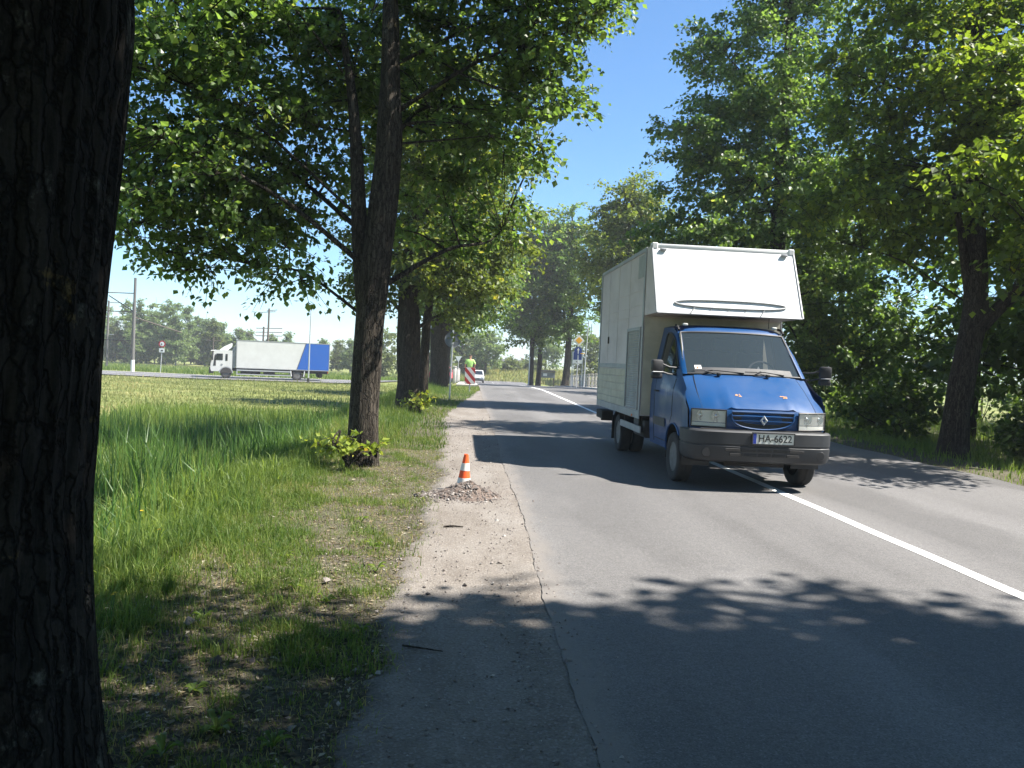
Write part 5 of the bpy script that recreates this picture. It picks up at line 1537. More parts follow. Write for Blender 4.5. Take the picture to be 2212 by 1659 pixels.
# wheels
def wheel(parent, x, y, z, r, w, sgn, name='wheel', dual=False):
    root_ = MB()
    mt = Matrix.Translation((x, y, z)) @ Matrix.Rotation(R(90) * sgn, 4, 'Y')
    root_.lathe([(r * 0.60, -w * 0.42), (r * 0.78, -w * 0.5), (r * 0.95, -w * 0.47), (r, -w * 0.36), (r * 0.985, -w * 0.12), (r * 0.985, -w * 0.10), (r, -w * 0.08), (r, w * 0.08), (r * 0.985, w * 0.10), (r * 0.985, w * 0.12), (r, w * 0.36), (r * 0.95, w * 0.47), (r * 0.78, w * 0.5), (r * 0.60, w * 0.42)], 36, mt, close=True)
    o = root_.build(name, 'rubber', parent, angle=50)
    rm = MB().lathe([(r * 0.62, w * 0.40), (r * 0.57, w * 0.43), (r * 0.54, w * 0.30), (r * 0.46, w * 0.22), (r * 0.30, w * 0.26), (r * 0.26, w * 0.36), (r * 0.12, w * 0.40), (0.0, w * 0.40)], 28, mt)
    rim = rm.build('rim', 'rim_steel', o, angle=40)
    hl_ = MB()
    for k in range(8):
        a = k * math.pi / 4
        hl_.lathe([(r * 0.055, w * 0.252), (0.0, w * 0.255)], 8, mt @ Matrix.Translation((r * 0.40 * math.cos(a), r * 0.40 * math.sin(a), 0)))
    hl_.build('rim_holes', 'rubber', rim)
    return o
for sgn in (-1, 1):
    wheel(van, sgn * 0.84, ARC_Y, 0.335, 0.335, 0.215, sgn)
    wheel(van, sgn * 0.90, 4.55, 0.335, 0.335, 0.20, sgn)
    wheel(van, sgn * 0.67, 4.55, 0.335, 0.335, 0.20, sgn)
# cargo box
BX0, BX1, BY0, BY1, BZ0, BZ1 = -1.085, 1.085, 2.42, 6.35, 0.78, 3.38
lipz, lipy, topy = 2.34, 1.60, 2.10
def side_poly(ins=0.0):
    return [(BY0, BZ0), (BY1, BZ0), (BY1, BZ1), (topy, BZ1), (lipy, lipz), (BY0, lipz)]
box = MB()
pl = side_poly()
n_ = len(pl)
box.add([(BX0, y, z) for y, z in pl] + [(BX1, y, z) for y, z in pl], [tuple(range(n_)), tuple(range(2 * n_ - 1, n_ - 1, -1)), (0, 1, n_ + 1, n_), (1, 2, n_ + 2, n_ + 1), (2, 3, n_ + 3, n_ + 2), (4, 5, n_ + 5, n_ + 4), (5, 0, n_, n_ + 5), (3, 4, n_ + 4, n_ + 3)])
cargo = box.build('cargo_box', 'box_side', van, smooth=False)
# white slanted front board over the cab
def sl(x, s, o=0.006):
    d = Vector((0, topy - lipy, BZ1 - lipz)); nn = Vector((0, -(BZ1 - lipz), topy - lipy)).normalized()
    p = Vector((x, lipy, lipz)) + d * s + nn * o
    return p
fp = MB()
xs_ = np.linspace(BX0 + 0.012, BX1 - 0.012, 10)
fp.grid([[sl(x, s, 0.008) for x in xs_] for s in np.linspace(0.012, 0.955, 6)])
front_board = fp.build('front_board', 'white_panel', cargo)
tr_ = MB()
tr_.tube([sl(BX0, s, 0.006) for s in (0, 0.5, 1)], 0.017, 6); tr_.tube([sl(BX1, s, 0.006) for s in (0, 0.5, 1)], 0.017, 6)
tr_.tube([sl(BX0, 0, 0.004), sl(BX1, 0, 0.004)], 0.014, 6)
tr_.build('edge_trim', 'grey_steel', cargo)
cap = MB().box((0, topy + 0.02, BZ1 - 0.01), (2.20, 0.10, 0.075), None, 0.02)
cap.build('top_rail', 'white_paint', cargo)
for sgn in (-1, 1):
    MB().box((sgn * 1.05, topy + 0.01, BZ1 - 0.005), (0.085, 0.11, 0.09), None, 0.01).build('corner_cap', 'white_paint', cargo)
    lo = MB().box(sl(sgn * 0.93, 0.925, 0.03), (0.10, 0.05, 0.035), None, 0.012)
    lo.build('marker_lamp', 'grey_steel', cargo)
    # side rails, posts
    for (y0, y1, z0, z1) in ((BY0 - 0.012, BY1, BZ1 - 0.05, BZ1 + 0.012), (BY0, BY1, BZ0 - 0.05, BZ0 + 0.07), (BY0 - 0.012, BY0 + 0.07, BZ0 + 0.07, BZ1 - 0.05), (BY1 - 0.06, BY1 + 0.012, BZ0 + 0.07, BZ1 - 0.05)):
        MB().b(sgn * 1.083, sgn * 1.102, y0, y1, z0, z1, 0.005).build('box_rail', 'grey_steel', cargo)
    # wooden lower boards, behind the side door
    for k in range(5):
        MB().b(sgn * 1.080, sgn * 1.098, 3.62, BY1 - 0.07, BZ0 + 0.075 + k * 0.128, BZ0 + 0.195 + k * 0.128, 0.005).build('side_board', 'box_plank', cargo)
    MB().b(sgn * 1.080, sgn * 1.100, 3.62, BY1 - 0.07, BZ0 + 0.72, BZ0 + 0.80, 0.005).build('rub_rail', 'grey_steel', cargo)
    for y in (3.58, 4.55, 5.45):
        MB().b(sgn * 1.083, sgn * 1.091, y - 0.018, y + 0.018, BZ0 + 0.82, BZ1 - 0.06, 0.003).build('panel_seam', 'box_side', cargo)
    for z in (2.35, 2.52, 2.75):
        MB().b(sgn * 1.082, sgn * 1.090, 2.5, BY1 - 0.07, z, z + 0.02).build('panel_rib', 'box_side', cargo, smooth=False)
    MB().b(sgn * 1.084, sgn * 1.092, 2.46, 2.95, 2.95, 3.30).build('patch_panel', 'shutter', cargo, smooth=False)
    MB().box((sgn * 1.10, 5.35, 2.02), (0.02, 0.05, 0.13), None, 0.006).build('latch', 'black_plastic', cargo)
    MB().box((sgn * 1.105, 2.9, BZ0 - 0.02), (0.02, 0.06, 0.035), None, 0.006).build('side_marker', 'orange_lens', cargo)
    # roller shutter side door
    dz0, dz1, dy0, dy1 = BZ0 + 0.08, 2.12, 2.62, 3.52
    sh = MB()
    rows = []
    nz = 34
    for k in range(nz * 2 + 1):
        z = dz0 + (dz1 - dz0) * k / (nz * 2)
        o = 1.094 if k % 2 else 1.087
        rows.append([(sgn * o, dy0, z), (sgn * o, dy1, z)])
    sh.grid(rows)
    so = sh.build('roller_shutter', 'shutter', cargo, smooth=False)
    fr_ = MB()
    fr_.b(sgn * 1.083, sgn * 1.108, dy0 - 0.05, dy0, dz0, dz1 + 0.05); fr_.b(sgn * 1.083, sgn * 1.108, dy1, dy1 + 0.05, dz0, dz1 + 0.05); fr_.b(sgn * 1.083, sgn * 1.106, dy0, dy1, dz1, dz1 + 0.05)
    fr_.build('shutter_frame', 'grey_steel', so, smooth=False)
MB().b(-1.07, 1.07, BY0 - 0.012, BY0 - 0.002, BZ0 + 0.02, 2.32).build('front_wall_sheet', 'box_plank', cargo, smooth=False)
# oval tube ring with stub brackets on the board
ov = [sl(0.02 + 0.83 * math.copysign(abs(math.cos(a)) ** 0.75, math.cos(a)), 0.150 + 0.055 * math.sin(a), 0.022) for a in np.linspace(0, 2 * math.pi, 49)[:-1]]
ringo = MB().tube(ov, 0.013, 6, closed=True).build('oval_tube_ring', 'grey_steel', van)
br = 0
for k in range(5):
    x = -0.52 + 0.26 * k
    MB().tube([sl(x, 0.205, 0.022), sl(x + 0.03, 0.237, 0.014)], 0.008, 5).build('bracket', 'grey_steel', ringo)
    MB().tube([sl(x, 0.096, 0.022), sl(x - 0.03, 0.066, 0.014)] if k not in (0, 4) else [sl(x, 0.096, 0.022), sl(x - 0.07, 0.005, 0.018)], 0.008, 5).build('bracket', 'grey_steel', ringo)
# chassis and underside
ch = MB()
for x in (-0.42, 0.42): ch.b(x - 0.05, x + 0.05, 0.3, 6.3, 0.52, 0.70)
for y in (2.0, 3.0, 3.9, 5.2, 6.2): ch.b(-0.42, 0.42, y - 0.04, y + 0.04, 0.56, 0.68)
ch.b(-0.4, 0.4, 0.35, 1.5, 0.30, 0.55)
ch.build('chassis', 'chassis', van, smooth=False)
ax_ = MB()
ax_.tube([(-0.85, ARC_Y, 0.335), (0.85, ARC_Y, 0.335)], 0.05, 8); ax_.tube([(-0.85, 4.55, 0.335), (0.85, 4.55, 0.335)], 0.07, 8)
ax_.lathe([(0.0, -0.14), (0.13, -0.1), (0.17, 0), (0.13, 0.1), (0, 0.14)], 12, Matrix.Translation((0, 4.55, 0.335)) @ Matrix.Rotation(R(90), 4, 'X'))
ax_.build('axles', 'chassis', van)
for x in (-0.18, 0.25): MB().box((x, 0.32, 0.36), (0.10, 0.08, 0.05), None, 0.01).build('tow_hook', 'chassis', van)
MB().b(-0.98, -0.55, 2.55, 3.35, 0.42, 0.72, 0.05).build('fuel_tank', 'black_plastic', van)
for sgn in (-1, 1):
    MB().b(sgn * 1.03, sgn * 1.06, 2.48, 4.05, 0.50, 0.61, 0.008).build('side_guard', 'grey_steel', van)
    for y in (2.7, 3.8): MB().b(sgn * 0.98, sgn * 1.03, y - 0.025, y + 0.025, 0.52, 0.76).build('guard_post', 'chassis', van, smooth=False)
    mg = MB()
    mg.grid([[(sgn * 1.02, 4.55 + 0.42 * math.cos(a), 0.335 + 0.40 * math.sin(a)), (sgn * 0.55, 4.55 + 0.42 * math.cos(a), 0.335 + 0.40 * math.sin(a))] for a in np.linspace(0.1, math.pi - 0.1, 12)])
    mg.build('mudguard', 'black_plastic', van)
    MB().b(sgn * 1.02, sgn * 0.56, 5.0, 5.015, 0.18, 0.62).build('mud_flap', 'rubber', van, smooth=False)
MB().b(-1.0, 1.0, 6.28, 6.36, 0.42, 0.54, 0.01).build('rear_bar', 'chassis', van)
MB().b(-1.12, -0.9, 5.55, 6.2, 0.50, 0.66, 0.01).build('step_box', 'chassis', van)
# ------------------------------------------------------------------ long white and blue truck on the crossing road
# local frame: x back along the truck from its nose, y across (negative = side towards the camera), z up
tx, ty = -23.55, 74.95
tyaw = math.atan(0.30)
trk = empty('box_truck', (tx, ty, float(side_z(tx + 4, side_y(tx + 4))) + 0.008), tyaw)
tag(trk, 'long box truck, white with a blue rear end, on the crossing road', 'truck')
W2 = 1.2
cabp = [(0.10, 0.60), (0.02, 0.85), (0.04, 1.30), (0.12, 1.55), (0.30, 2.38), (0.42, 2.50), (1.86, 2.50), (1.86, 0.78), (1.80, 0.62)]
cb = MB().prism([(x, z) for x, z in cabp], -W2 + 0.03, W2 - 0.03, 'y')
cab_ = cb.build('cab', 'truck_white', trk, smooth=False)
for sgn in (-1, 1):
    y = sgn * (W2 - 0.025)
    MB().prism([(0.36, 1.62), (1.05, 1.62), (1.05, 2.20), (0.52, 2.20)], y, y + sgn * 0.012, 'y').build('door_window', 'dark_glass', cab_, smooth=False)
    MB().prism([(0.26, 1.10), (0.48, 1.10), (0.46, 2.18), (0.36, 2.05)], y, y + sgn * 0.008, 'y').build('door_trim', 'black_plastic', cab_, smooth=False)
    MB().prism([(1.28, 1.58), (1.46, 1.58), (1.46, 2.18), (1.28, 2.18)], y, y + sgn * 0.012, 'y').build('rear_cab_window', 'dark_glass', cab_, smooth=False)
    MB().lathe([(0.085, 0), (0.085, 0.014), (0.05, 0.016), (0.05, 0.004), (0, 0.004)], 14, Matrix.Translation((0.98, y, 1.22)) @ Matrix.Rotation(R(90) * sgn * -1, 4, 'X')).build('side_badge', 'grey_steel', cab_)
    MB().box((0.18, sgn * (W2 + 0.17), 1.85), (0.12, 0.20, 0.52), None, 0.03).build('mirror', 'black_plastic', cab_)
    MB().tube([(0.3, y, 2.15), (0.2, sgn * (W2 + 0.15), 2.1)], 0.02, 6).build('mirror_arm', 'black_plastic', cab_)
    # arch over the front wheel
    MB().grid([[(1.36 + 0.60 * math.cos(a), sgn * (W2 + 0.01), 0.48 + 0.58 * math.sin(a)), (1.36 + 0.52 * math.cos(a), sgn * (W2 + 0.015), 0.48 + 0.50 * math.sin(a))] for a in np.linspace(0, math.pi, 12)]).build('wheel_arch', 'grey_steel', trk)
    MB().grid([[(1.36 + 0.53 * math.cos(a), sgn * (W2 + 0.012), 0.48 + 0.51 * math.sin(a)), (1.36, sgn * (W2 + 0.012), 0.48)] for a in np.linspace(0, math.pi, 12)]).build('wheel_well', 'rubber', trk, smooth=False)
MB().b(0.28, 0.30, -1.0, 1.0, 1.62, 2.28).build('windscreen_band', 'dark_glass', cab_, smooth=False)
MB().prism([(0.06, 1.6), (0.24, 2.35), (0.22, 2.36), (0.04, 1.6)], -1.05, 1.05, 'y').build('windscreen', 'dark_glass', cab_, smooth=False)
MB().prism([(0.02, 2.40), (0.42, 2.44), (0.42, 2.52), (0.02, 2.47)], -1.1, 1.1, 'y').build('sun_visor', 'white_paint', cab_, smooth=False)
MB().b(-0.10, 0.30, -1.15, 1.15, 0.42, 0.95, 0.05).build('bumper', 'black_plastic', trk)
dp = [(0.75, 2.52), (1.15, 2.86), (1.75, 3.18), (1.84, 3.16), (1.84, 2.80), (1.55, 2.62), (1.50, 2.52)]
MB().prism(dp, -0.95, 0.95, 'y').build('wind_deflector', 'white_paint', trk, smooth=False)
MB().prism([(1.87, 0.95), (2.12, 0.95), (2.12, 3.0), (1.80, 2.55)], -1.0, 1.0, 'y').build('air_fairing', 'grey_steel', trk, smooth=False)
X0, X1 = 2.20, 10.45
ZB0, ZB1 = 0.97, 3.48
cg = MB().b(X0, X1, -1.25, 1.25, ZB0, ZB1)
cgo = cg.build('cargo_box', 'truck_white', trk, smooth=False)
xk0, xk1 = 7.55, 8.32
for sgn in (-1, 1):
    y = sgn * 1.25
    MB().prism([(xk0, ZB0 + 0.04), (X1 - 0.04, ZB0 + 0.04), (X1 - 0.04, ZB1 - 0.05), (xk1, ZB1 - 0.05)], y + sgn * 0.001, y + sgn * 0.010, 'y').build('blue_side_field', 'truck_blue', cgo, smooth=False)
    MB().prism([(xk0 - 0.06, ZB0 + 0.02), (xk0, ZB0 + 0.02), (xk1, ZB1 - 0.02), (xk1 - 0.06, ZB1 - 0.02)], y + sgn * 0.001, y + sgn * 0.013, 'y').build('dividing_strip', 'roof_dark', cgo, smooth=False)
    for (a, b_, c, d) in ((X0, X1, ZB1 - 0.04, ZB1 + 0.02), (X0, X1, ZB0 - 0.03, ZB0 + 0.03), (X0 - 0.02, X0 + 0.05, ZB0 + 0.03, ZB1 - 0.04), (X1 - 0.04, X1 + 0.02, ZB0 + 0.03, ZB1 - 0.04)):
        MB().b(a, b_, y - sgn * 0.01, y + sgn * 0.02, c, d).build('box_rail', 'grey_steel', cgo, smooth=False)
    MB().b(2.25, 7.0, sgn * 1.18, sgn * 1.23, 0.72, 0.83).build('side_guard', 'galvanised', trk, smooth=False)
    MB().b(2.25, 7.0, sgn * 1.18, sgn * 1.23, 0.36, 0.44).build('side_guard', 'galvanised', trk, smooth=False)
    MB().b(2.25, 2.33, sgn * 1.17, sgn * 1.22, 0.44, 0.72).build('guard_post', 'galvanised', trk, smooth=False)
    wheel(trk, 0, 0, 0, 0.47, 0.30, 1, 'wheel').matrix_local = Matrix.Translation((1.36, sgn * 1.02, 0.47)) @ Matrix.Rotation(R(90) * sgn, 4, 'Z')
    wheel(trk, 0, 0, 0, 0.47, 0.52, 1, 'wheel').matrix_local = Matrix.Translation((7.60, sgn * 0.95, 0.47)) @ Matrix.Rotation(R(90) * sgn, 4, 'Z')
    for x in (7.02, 8.20): MB().box((x, sgn * 1.12, 0.62), (0.07, 0.25, 0.55), (0, 0.12 if x > 8 else -0.12, 0), 0.01).build('mudguard', 'white_paint', trk)
    MB().b(8.28, 8.33, sgn * 0.7, sgn * 1.2, 0.14, 0.6).build('mud_flap', 'rubber', trk, smooth=False)
    MB().box((10.35, sgn * 1.1, 0.82), (0.06, 0.2, 0.14), None, 0.01).build('tail_lamp', 'red_lens', trk)
fr2 = MB()
for y in (-0.5, 0.5): fr2.b(0.5, 10.3, y - 0.06, y + 0.06, 0.66, 0.94)
fr2.b(2.6, 3.9, -1.05, -0.55, 0.42, 0.8); fr2.b(4.6, 5.6, -1.05, -0.55, 0.42, 0.8); fr2.b(3.0, 4.4, 0.55, 1.05, 0.42, 0.8)
fr2.b(8.6, 10.35, -1.1, 1.1, 0.66, 0.93)
fr2.build('chassis', 'chassis', trk, smooth=False)
MB().tube([(9.7, -0.9, 0.5), (9.7, 0.9, 0.5)], 0.22, 10).build('tail_lift_motor', 'chassis', trk)
MB().tube([(1.36, -1, 0.47), (1.36, 1, 0.47)], 0.07, 8).build('axle', 'chassis', trk)
MB().tube([(7.6, -1, 0.47), (7.6, 1, 0.47)], 0.09, 8).build('axle', 'chassis', trk)

# ------------------------------------------------------------------ far cars
def car(name, label, loc, rz, body, L=4.3, Wd=1.75, H=1.5, tall=False):
    """local: x forward, nose at +L/2"""
    c = empty(name, loc, rz)
    tag(c, label, 'car')
    h = H
    if tall:
        pr = [(-L / 2, 0.35), (-L / 2, 0.95), (-L / 2 + 0.08, h * 0.62), (-L / 2 + 0.18, h - 0.05), (-L / 2 + 0.4, h), (L / 2 - 1.55, h), (L / 2 - 0.85, h * 0.62), (L / 2 - 0.12, h * 0.50), (L / 2, h * 0.40), (L / 2, 0.35)]
    else:
        pr = [(-L / 2, 0.35), (-L / 2 - 0.02, 0.85), (-L / 2 + 0.1, 0.98), (-L / 2 + 0.55, h - 0.04), (-L / 2 + 0.9, h), (0.35, h), (1.15, 1.0), (L / 2 - 0.15, 0.82), (L / 2, 0.62), (L / 2, 0.35)]
    w = Wd / 2
    rows = []
    for sgn_t in (-1, -0.97, -0.85, 0, 0.85, 0.97, 1):
        r_ = []
        for (x, z) in pr:
            tum = 1 - 0.16 * max(0, (z - 0.9) / max(0.3, h - 0.9))
            k = abs(sgn_t)
            zz = z - (0.05 if (k == 1 and z > 0.9) else 0)
            r_.append((x, sgn_t * w * tum, zz))
        rows.append(r_)
    m = MB().grid(rows)
    n = len(pr)
    m.add([rows[0][i] for i in range(n)], [tuple(range(n))]); m.add([rows[-1][i] for i in range(n)], [tuple(range(n))[::-1]])
    m.grid([[rows[j][0] for j in range(7)], [rows[j][-1] for j in range(7)]])
    bd = m.build('body', body, c, angle=30)
    wf = (L / 2 - 1.50, h - 0.06, L / 2 - 0.92, h * 0.65) if tall else (0.42, h - 0.05, 1.10, 1.04)
    MB().add([(wf[0] + 0.03, -w * 0.74, wf[1]), (wf[0] + 0.03, w * 0.74, wf[1]), (wf[2] + 0.03, w * 0.86, wf[3]), (wf[2] + 0.03, -w * 0.86, wf[3])], [(0, 1, 2, 3)]).build('windscreen', 'dark_glass', c, smooth=False)
    rx0, rx1 = (-L / 2 + 0.07, -L / 2 + 0.15) if tall else (-L / 2 + 0.12, -L / 2 + 0.5)
    MB().add([(rx0 - 0.02, -w * 0.82, h * 0.67), (rx0 - 0.02, w * 0.82, h * 0.67), (rx1 - 0.03, w * 0.72, h - 0.09), (rx1 - 0.03, -w * 0.72, h - 0.09)], [(0, 1, 2, 3)]).build('rear_window', 'dark_glass', c, smooth=False)
    for sgn in (-1, 1):
        ya, yb = sgn * (w * 0.99), sgn * (w * 0.87)
        MB().add([(-L / 2 + 0.6, ya, h * 0.68), (0.75, ya, h * 0.68), (0.25, yb, h - 0.10), (-L / 2 + 0.75, yb, h - 0.10)], [(0, 1, 2, 3)]).build('side_window', 'dark_glass', c, smooth=False)
        MB().box((L / 2 - 0.02, sgn * w * 0.72, 0.72), (0.10, 0.36, 0.16), None, 0.03).build('headlight', 'headlamp', c)
        MB().box((-L / 2 - 0.0, sgn * w * 0.80, 0.85), (0.08, 0.26, 0.30), None, 0.03).build('tail_lamp', 'red_lens', c)
        MB().box((0.95, sgn * (w + 0.10), 1.02), (0.10, 0.18, 0.13), None, 0.03).build('mirror', 'black_plastic', c)
        for x in (-L / 2 + 0.8, L / 2 - 0.85):
            wheel(c, 0, 0, 0, 0.31, 0.2, 1).matrix_local = Matrix.Translation((x, sgn * (w - 0.10), 0.31)) @ Matrix.Rotation(R(90) * sgn, 4, 'Z')
    MB().b(L / 2 - 0.10, L / 2 + 0.04, -w * 0.95, w * 0.95, 0.30, 0.52, 0.03).build('front_bumper', 'black_plastic', c)
    MB().b(-L / 2 - 0.05, -L / 2 + 0.1, -w * 0.95, w * 0.95, 0.32, 0.55, 0.03).build('rear_bumper', 'black_plastic', c)
    MB().box((L / 2 + 0.02, 0, 0.66), (0.03, 0.7, 0.12), None, 0.01).build('grille', 'black_plastic', c)
    return c
car('car', 'white car coming head on, half hidden behind the striped hazard board', (0.95, 106.0, float(zroad(106)) + 0.012), R(-90), 'white_paint', 4.5, 1.85, 1.62, True)
car('car', 'red car showing its tail between the thick dark trunks', (-2.62, 79.0, float(side_z(-2.62, 79.0)) + 0.02), R(90 - 10), 'red_paint', 4.2, 1.72, 1.45)

# ------------------------------------------------------------------ cone and gravel heap
cone = empty('traffic_cone', (-0.02, 9.62, -0.018)); tag(cone, 'orange traffic cone with a white band standing behind a heap of stones', 'cone')
cone.rotation_euler = (0.02, 0.045, 0.3)
cone.scale = (0.9, 0.9, 0.88)
def cr_(z): return 0.105 * (1 - z / 0.50) + 0.028 * z / 0.50
def seg(z0, z1, o=0.0):
    return MB().lathe([(cr_(z0) + o, z0), (cr_(z1) + o, z1)], 28)
MB().box((0, 0, 0.015), (0.28, 0.28, 0.03), None, 0.008).build('base', 'rubber', cone)
MB().lathe([(0.12, 0.03), (cr_(0.05), 0.05), (cr_(0.47), 0.47), (0.030, 0.49), (0.022, 0.495), (0.02, 0.44)], 28).build('body', 'cone_orange', cone)
seg(0.275, 0.375, 0.0022).build('reflective_band', 'cone_white', cone)
seg(0.10, 0.175, 0.0022).build('reflective_band', 'cone_white', cone)
heap = empty('gravel_heap', (0.02, 9.20, -0.02)); tag(heap, 'low heap of pinkish gravel and stones at the foot of the cone', 'gravel heap')
rh = np.random.RandomState(9)
def hz(x, y):
    r_ = np.hypot(x / 0.40, y / 0.33)
    return np.maximum(0, 0.16 * (1 - r_ ** 1.25)) * (1 + 0.12 * wnoise(x * 9, y * 9, 1.0)) - 0.012 * (r_ > 1)
rows = []
for j in range(44):
    r_ = 1.12 * j / 43
    rows.append([(0.40 * r_ * math.cos(a), 0.33 * r_ * math.sin(a), float(hz(0.40 * r_ * math.cos(a), 0.33 * r_ * math.sin(a))) + (0.010 * float(wnoise(a * 9, r_ * 30, 1.0)) if 0.02 < r_ < 1.0 else 0)) for a in np.linspace(0, 2 * math.pi, 72, endpoint=False)])
MB().grid(rows, close=True).build('mound', 'mound_soil', heap, angle=80)
nst = 1300
a = rh.uniform(0, 6.283, nst); q_ = rh.uniform(0, 1, nst) ** 0.6 * 1.05
out = rh.uniform(0, 1, nst) < 0.32
q_ = np.where(out, 0.9 + np.abs(rh.normal(0, 0.35, nst)), q_)
X = 0.40 * q_ * np.cos(a); Y = 0.33 * q_ * np.sin(a)
Z = np.maximum(hz(X, Y), 0.0) + 0.004
tint = np.clip(rh.beta(1.3, 2.2, nst) + 0.12, 0, 1)
o = pebbles('stones', np.stack([X, Y, Z], -1), rh.gamma(2.4, 0.0042, nst) + 0.004, tint, 'pebble', None, None, heap, 31)
for k, (x, y, s) in enumerate([(-0.20, -0.33, 0.034), (-0.08, -0.36, 0.028), (0.22, -0.35, 0.032), (0.05, -0.15, 0.022), (0.30, -0.20, 0.02), (-0.36, -0.1, 0.022), (0.42, -0.26, 0.018), (0.08, 0.02, 0.02)]):
    pebbles('stone', np.array([[x, y, max(float(hz(x, y)), 0) + s * 0.35]]), np.array([s]), np.array([0.95]), 'pebble', None, None, heap, 40 + k, None)
for k, (x, y, s, d) in enumerate([(0.50, 8.0, 0.032, 'dark stone on the shoulder by the asphalt edge'), (-0.25, 7.2, 0.03, 'stone on the sandy shoulder before the heap'), (-1.53, 4.65, 0.045, 'pale angular stone on the shaded verge beside the massive trunk'), (-0.92, 5.55, 0.05, 'pale stone half buried in the verge grass')]):
    so_ = pebbles('stone', np.array([[0, 0, s * 0.3]]), np.array([s]), np.array([0.2 if k == 0 else 0.8]), 'pebble', d, 'stone', None, 60 + k, None)
    so_.location = (x, y, float(ground_z(x, y)) + 0.01)
tw_ = MB().tube([(0, 0, 0.008), (0.08, 0.02, 0.014), (0.18, 0.015, 0.010)], [0.010, 0.009, 0.006], 6).build('fallen_stick', 'bark', None)
tw_.location = (-0.18, 7.45, -0.015); tag(tw_, 'short dark stick lying on the sandy shoulder', 'stick')
tw_ = MB().tube([(0, 0, 0.006), (0.10, -0.05, 0.012), (0.22, -0.08, 0.008)], [0.006, 0.005, 0.003], 5).build('fallen_stick', 'bark', None)
tw_.location = (-0.30, 4.35, -0.015); tag(tw_, 'thin twig lying where the shade crosses the shoulder', 'stick')

# ------------------------------------------------------------------ signs and posts
def gz_(x, y): return float(ground_z(x, y))
s1 = empty('round_sign', (-0.72, 30.5, gz_(-0.72, 30.5))); tag(s1, 'round traffic sign seen from its dark back on a pale post', 'sign')
s1.rotation_euler = (0, R(0.8), 0)
MB().tube([(0, 0, -0.1), (0, 0, 2.62)], 0.030, 10).build('post', 'galvanised', s1)
MB().lathe([(0.0, 0.0), (0.285, 0.0), (0.300, -0.012), (0.300, 0.012), (0.290, 0.014), (0.0, 0.004)], 36, Matrix.Translation((0.0, 0.045, 2.27)) @ Matrix.Rotation(R(-90), 4, 'X')).build('sign_plate', 'sign_back', s1)
for z in (2.10, 2.44): MB().b(-0.05, 0.05, -0.032, 0.045, z - 0.015, z + 0.015).build('clamp', 'galvanised', s1, smooth=False)
s2 = empty('hazard_board', (0.02, 38.7, gz_(0.02, 38.7))); tag(s2, 'red and white striped hazard board in front of the man', 'sign')
MB().tube([(0, 0.03, -0.1), (0, 0.03, 1.1)], 0.03, 8).build('post', 'galvanised', s2)
pb = MB().box((0, 0, 0), (0.49, 0.02, 0.78), None, 0.006).build('striped_panel', 'hazard_stripes', s2); pb.location = (0, -0.015, 0.76)
s3 = empty('give_way_sign', (-1.45, 100.0, gz_(-1.45, 100.0))); tag(s3, 'small inverted triangle sign far off beside the thick trunks', 'sign')
MB().tube([(0, 0, -0.1), (0, 0, 3.2)], 0.04, 8).build('post', 'galvanised', s3)
MB().prism([(-0.42, 3.25), (0.42, 3.25), (0, 2.5)], -0.06, -0.03, 'y').build('sign_plate', 'sign_white', s3, smooth=False)
s4 = empty('priority_sign', (8.22, 62.0, float(zroad(62)) + 0.05)); tag(s4, 'yellow and white diamond sign above a round blue arrow sign', 'sign')
MB().tube([(0, 0, -0.1), (0.06, 0, 4.05)], 0.035, 8).build('post', 'galvanised', s4)
def rsq(r_, c): return [(r_ * math.cos(R(k * 90) + e), r_ * math.sin(R(k * 90) + e)) for k in range(4) for e in (-c, c)]
zc4 = 3.60
for nm, r_, yo_, mt_ in (('diamond_plate', 0.42, -0.05, 'sign_white'), ('yellow_field', 0.255, -0.063, 'sign_yellow')):
    MB().prism([(x + 0.05, z + zc4) for x, z in rsq(r_, 0.06)], yo_, yo_ - 0.012, 'y').build(nm, mt_, s4, smooth=False)
MB().lathe([(0.0, 0.0), (0.29, 0.0), (0.30, 0.012), (0.0, 0.014)], 30, Matrix.Translation((0.03, -0.04, 2.80)) @ Matrix.Rotation(R(90), 4, 'X')).build('round_plate', 'sign_blue', s4)
MB().prism([(0.03 + x, 2.80 + z) for x, z in ((-0.03, -0.22), (0.03, -0.22), (0.03, 0.06), (0.10, 0.04), (0, 0.24), (-0.10, 0.04), (-0.03, 0.06))], -0.058, -0.066, 'y').build('arrow', 'sign_white', s4, smooth=False)
lp = empty('lamp_post', (8.72, 61.4, float(zroad(61.4)) + 0.05)); tag(lp, 'thin galvanised post beside the yellow diamond sign', 'post')
MB().tube([(0, 0, -0.1), (0.05, 0, 2.5), (0.16, 0, 5.1)], [0.05, 0.045, 0.04], 8).build('pole', 'galvanised', lp)
MB().b(-0.35, -0.05, -0.05, 0.05, 2.55, 2.62).build('yellow_band', 'sign_yellow', lp, smooth=False)
MB().b(-0.18, 0.16, -0.03, 0.03, 4.86, 4.92).build('cross_arm', 'galvanised', lp, smooth=False)
s5 = empty('information_board', (7.86, 66.0, float(zroad(66)))); tag(s5, 'blue board above a white strip on two posts', 'sign')
s5.location.x = 8.75
for x in (-0.42, 0.42): MB().tube([(x, 0, -0.1), (x, 0, 2.95)], 0.03, 8).build('post', 'galvanised', s5)
MB().b(-0.38, 0.38, -0.06, -0.035, 1.98, 2.94).build('backing', 'sign_white', s5, smooth=False)
MB().b(-0.34, 0.34, -0.072, -0.062, 2.28, 2.90).build('blue_field', 'sign_blue', s5, smooth=False)
MB().b(-0.12, 0.0, -0.072, -0.062, 2.08, 2.16).build('small_mark', 'sign_dark', s5, smooth=False)
